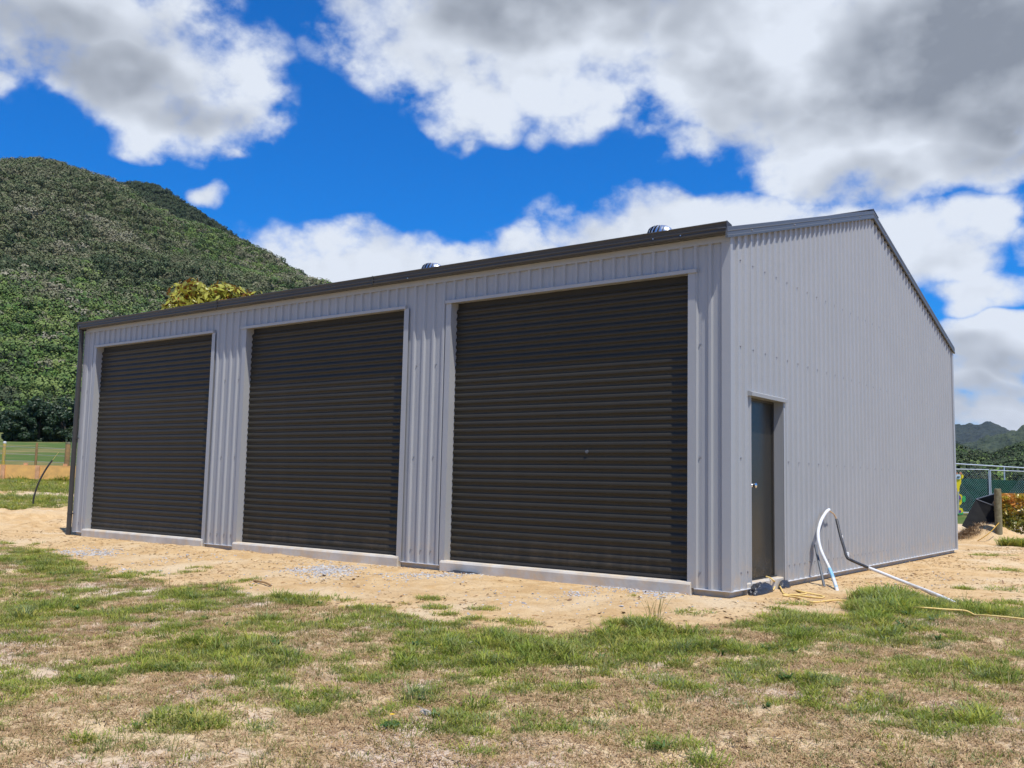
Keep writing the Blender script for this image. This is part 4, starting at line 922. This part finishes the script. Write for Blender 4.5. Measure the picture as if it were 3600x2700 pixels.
cutout('ear', [(360,610),(372,604),(383,620),(374,640),(362,640)], GD-.02, .02, Pm['y'])
cutout('brace', [(322,770),(338,770),(336,985),(320,985)], GD-.06, .02, M['galv'])

# ------------------------------------------------------------------ hills and bush
def hill(name, sil, dist, foot, zfoot, back, nu, nv, amp, freq, seed, material, power=1.1, label=None, rough=0, rf=.02):
    sil = np.array(sil, float); pxs = np.linspace(sil[0, 0], sil[-1, 0], nu); pys = np.interp(pxs, sil[:, 0], sil[:, 1])
    V = np.zeros((nv, nu, 3)); dists = np.interp(pxs, [d[0] for d in dist], [d[1] for d in dist]); foots = np.interp(pxs, [d[0] for d in foot], [d[1] for d in foot])
    for i in range(nu):
        hx_ = ray(pxs[i], pys[i]); hd_ = hx_[:2]/np.linalg.norm(hx_[:2]); tan = hx_[2]/np.linalg.norm(hx_[:2])
        D = dists[i]; zr = CAM[2]+tan*D
        v = np.linspace(-.45, 1, nv)
        dd = np.where(v < 0, D-v/.45*back, D+(foots[i]-D)*v)
        zz_ = np.where(v < 0, zr*(1+v/.45*.75), zfoot+(zr-zfoot)*(1-np.clip(v, 0, 1))**power)
        V[:, i, 0] = CAM[0]+hd_[0]*dd; V[:, i, 1] = CAM[1]+hd_[1]*dd; V[:, i, 2] = zz_
    env = np.clip(np.linspace(-.45, 1, nv), 0, 1)[:, None]; env = np.sin(np.pi*np.clip(env*1.02, 0, 1))**.7
    rd_ = 1-np.abs(2*fbm(V[..., 0]*freq+seed, V[..., 1]*freq*.55, 3, seed)-1)
    V[..., 2] += env*amp*(rd_-.55)+(fbm(V[..., 0]*.02, V[..., 1]*.02, 3, seed+2)-.5)*amp*.25*env
    if rough: V[..., 2] += (fbm(V[..., 0]*rf, V[..., 1]*rf, 4, seed+5, .65)-.5)*rough
    ii = np.arange(nv-1)[:, None]*nu+np.arange(nu-1)[None, :]
    F = np.stack([ii, ii+1, ii+nu+1, ii+nu], -1).reshape(-1, 4)
    o = link(bpy.data.objects.new(name, np_mesh(name, V.reshape(-1, 3), F, material, True))); tag(o, label, 'hill', kind='structure'); return V
M['hill_g'] = mat('bush_floor', (.03, .045, .015), .95, vary=((.05, .06, .02), .05, .2))
MAIN = [(-1500,900),(-900,690),(-400,600),(0,585),(60,574),(130,572),(180,580),(212,596),(326,629),(380,648),(440,690),(488,728),(542,762),(597,792),(660,806),(732,826),(814,866),(911,915),(976,950),(1042,980),(1147,1035),(1400,1150),(1800,1300),(2300,1500),(2800,1640)]
vm_ = hill('bush_hill', MAIN, [(-1500, 700), (130, 640), (1147, 600), (2800, 520)], [(-1500, 260), (2800, 330)], 14, 260, 220, 110, 46, .0105, 4, M['hill_g'], 1.0, 'steep bush covered hill behind the shed on the left')
RIDGE = [(-200,760),(200,700),(380,660),(440,652),(500,650),(540,655),(580,680),(618,705),(680,745),(732,783),(814,832),(900,890),(1100,1010),(1500,1250)]
vr_ = hill('bush_ridge', RIDGE, [(-200, 980), (1500, 900)], [(-200, 720), (1500, 640)], 80, 300, 90, 40, 12, .01, 9, M['hill_g'], 1.0, 'bush ridge behind the shoulder of the hill, coloured dark as cloud shadow')
# tree crowns of the bush: each a dome of leaf clumps; thousands of them, kept as one mass
def crown_mesh(seed, material, n=520):
    rng = np.random.default_rng(seed); k = 6
    cen = rng.normal(0, .30, (k, 3)); cen[:, 2] = np.abs(cen[:, 2])*.5+.35; rad = rng.uniform(.30, .50, (k, 1))*np.array([[1, 1, .72]])
    V, F = leaf_cloud(cen, rad, n//k, .075, rng, jit=.28, shell=.85, up=.25, aspect=.7)
    # dark heart so that the crown is not see-through
    c = MB().tube([(0, 0, -.4), (0, 0, .05), (0, 0, .5), (0, 0, .72)], [.2, .42, .38, .1], 7); b_ = len(V)
    V = np.vstack([V, np.array(c.v)]); Fq = [f for f in c.f if len(f) == 4]; F = np.vstack([F, np.array(Fq)+b_]); return np_mesh('crown', V, F, material)
def bush_mat(name, cols):
    m = bpy.data.materials.new(name); m.use_nodes = True; t = NT(m.node_tree); b = t.n['Principled BSDF']
    b.inputs['Roughness'].default_value = .65; b.inputs['Specular IOR Level'].default_value = .2
    oi = t.node('ShaderNodeObjectInfo'); cr = t.node('ShaderNodeValToRGB'); t.put(cr.inputs[0], oi.outputs['Random'])
    e = cr.color_ramp.elements
    while len(e) < len(cols): e.new(.5)
    for i, c in enumerate(cols): e[i].position = i/(len(cols)-1); e[i].color = (*c, 1)
    t.put(b.inputs['Base Color'], cr.outputs[0]); return m
M['bush_up'] = bush_mat('bush_upper', [(0.152, 0.165, 0.073), (0.104, 0.134, 0.049), (0.195, 0.183, 0.104), (0.085, 0.116, 0.043), (0.171, 0.159, 0.091), (0.122, 0.146, 0.061), (0.055, 0.091, 0.030), (0.213, 0.201, 0.122)])
M['bush_lo'] = bush_mat('bush_lower', [(0.073, 0.140, 0.030), (0.122, 0.195, 0.037), (0.055, 0.104, 0.024), (0.159, 0.213, 0.055), (0.037, 0.073, 0.022), (0.098, 0.146, 0.037), (0.183, 0.232, 0.061), (0.061, 0.122, 0.030)])
M['bush_pale'] = bush_mat('bush_pale', [(0.244, 0.226, 0.146), (0.195, 0.189, 0.110), (0.268, 0.244, 0.171), (0.159, 0.165, 0.085), (0.220, 0.195, 0.128), (0.122, 0.140, 0.061)])
M['bush_dk_shade'] = bush_mat('bush_dark_ridge_shadow', [(0.049, 0.067, 0.027), (0.037, 0.059, 0.022), (0.067, 0.081, 0.037), (0.043, 0.071, 0.024)])  # darkest bush; on the ridge this palette stands in for cloud shadow
protos = [crown_mesh(i, M['bush_up']) for i in range(4)]+[crown_mesh(10+i, M['bush_lo']) for i in range(4)]+[crown_mesh(20+i, M['bush_dk_shade']) for i in range(2)]+[crown_mesh(30+i, M['bush_pale']) for i in range(3)]
def cover(V, n, smin, smax, chooser, rng, pxr):
    nv, nu, _ = V.shape
    a = rng.uniform(0, nv-1.001, n*3); b_ = rng.uniform(0, nu-1.001, n*3); i, j = a.astype(int), b_.astype(int)
    area = np.linalg.norm(np.cross(V[i+1, j]-V[i, j], V[i, j+1]-V[i, j]), axis=1); kp = rng.uniform(0, 1, len(a)) < area/area.max(); a, b_, i, j = a[kp], b_[kp], i[kp], j[kp]
    fa, fb = (a-i)[:, None], (b_-j)[:, None]
    P = V[i, j]*(1-fa)*(1-fb)+V[i+1, j]*fa*(1-fb)+V[i, j+1]*(1-fa)*fb+V[i+1, j+1]*fa*fb
    px, py, dp = project(P); k = (dp > 0) & (px > pxr[0]) & (px < pxr[1]); P, a, py = P[k], a[k], py[k]
    return P, rng.uniform(smin, smax, len(P)), chooser(P, a/nv, py)
rng = np.random.default_rng(77)
def ch_main(P, v, py):
    n_ = fbm(P[:, 0]*.010, P[:, 1]*.010, 4, 31); n2 = fbm(P[:, 0]*.022, P[:, 1]*.022, 3, 36); n3 = fbm(P[:, 0]*.035, P[:, 1]*.035, 3, 39); px, _, _ = project(P)
    n = len(P); u = rng.uniform(0, 1, n)
    low = sstep(700, 1200, py+(n_-.5)*1100); pale = sstep(.42, .62, n2+.00022*(px-500))*(1-.8*low); dk = sstep(.63, .72, n3)*.7
    k = np.where(u < low*.9, rng.integers(4, 8, n), rng.integers(0, 4, n))
    k = np.where(rng.uniform(0, 1, n) < pale*.45, rng.integers(10, 13, n), k)
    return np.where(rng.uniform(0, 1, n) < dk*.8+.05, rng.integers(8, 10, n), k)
P1, s1, k1_ = cover(vm_, 120000, 3.0, 6.4, ch_main, rng, (-450, 1700)); P1[:, 2] -= 3.0
print('bush', len(P1))
scatter('hill_bush', P1, rng.uniform(0, 6.28, len(P1)), s1, k1_, protos, 'dense native bush covering the steep hill', 'bush')
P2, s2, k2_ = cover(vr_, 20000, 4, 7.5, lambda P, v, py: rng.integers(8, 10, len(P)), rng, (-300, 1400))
scatter('ridge_bush', P2, rng.uniform(0, 6.28, len(P2)), s2, k2_, protos, 'bush along the far ridge with cloud shadow put into its colour', 'bush')
# hills to the right
M['hill_far'] = mat('far_bush_shadowed', (.016, .028, .022), .95, vary=((.03, .042, .03), .02, .12), bump=(.05, 1, 14))  # cloud shadow over the far hill is put into this dark colour
M['hill_mid'] = mat('mid_bush', (.032, .05, .024), .95, vary=((.06, .08, .036), .03, .12), bump=(.09, 1, 10))
M['hill_near'] = mat('pasture_slope', (.30, .235, .10), .95, vary=((.20, .20, .06), .03, .2))
hill('far_hill', [(2300,1600),(3000,1510),(3200,1500),(3353,1496),(3380,1499),(3405,1493),(3431,1489),(3474,1486),(3490,1492),(3510,1499),(3540,1510),(3580,1535),(3700,1600),(4200,1680)], [(2300, 3600), (4200, 3300)], [(2300, 2500), (4200, 2400)], 40, 900, 620, 160, 60, .003, 14, M['hill_far'], 1.0, 'bush covered hill farthest away on the right, coloured dark as cloud shadow', 34, .022)
hill('mid_hill', [(3000,1690),(3300,1620),(3424,1560),(3467,1537),(3525,1525),(3575,1510),(3600,1499),(3750,1440),(4000,1400),(4400,1420)], [(3000, 2000), (4400, 1700)], [(3000, 1400), (4400, 1100)], 25, 600, 520, 160, 40, .004, 15, M['hill_mid'], 1.0, 'bush covered hill sloping down from the right', 22, .04)
vn = hill('near_hill', [(2600,1600),(3200,1575),(3353,1585),(3390,1608),(3420,1622),(3450,1630),(3500,1628),(3530,1615),(3560,1602),(3600,1590),(3800,1550),(4300,1530)], [(2600, 760), (4300, 760)], [(2600, 200), (4300, 200)], 1.4, 300, 140, 60, 9, .012, 19, M['hill_near'], 1.0, 'near slope of dry pasture and bush on the right')
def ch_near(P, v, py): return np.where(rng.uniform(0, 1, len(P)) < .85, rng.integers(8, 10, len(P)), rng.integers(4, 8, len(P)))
P3, s3, k3_ = cover(vn, 60000, 2.6, 5.2, ch_near, rng, (3250, 3800)); px, py, _ = project(P3)
past1 = np.exp(-(((px-3372)/38)**2+((py-1597)/20)**2))+np.exp(-(((px-3500)/60)**2+((py-1625)/14)**2))+np.exp(-(((px-3420)/120)**2+((py-1650)/10)**2))
k = (fbm(P3[:, 0]*.02, P3[:, 1]*.02, 3, 71) > .33) & (past1 < .5); 
scatter('slope_bush', P3[k], rng.uniform(0, 6.28, k.sum()), s3[k], k3_[k], protos, 'dark bush patches on the near pasture slope', 'bush')

# ------------------------------------------------------------------ the air between here and the far hills
hm = bpy.data.materials.new('haze'); hm.use_nodes = True; t = NT(hm.node_tree); t.n.remove(t.n['Principled BSDF'])
pv = t.node('ShaderNodeVolumePrincipled'); pv.inputs['Color'].default_value = (.75, .85, 1, 1); pv.inputs['Density'].default_value = 3e-5; pv.inputs['Anisotropy'].default_value = .2
t.put(t.n['Material Output'].inputs['Volume'], pv.outputs[0])
hz = MB().box(-9800, 9800, -9800, 9800, -2, 420).build('haze', hm); tag(hz, 'thin blue haze in the air towards the far hills', 'haze', kind='stuff')
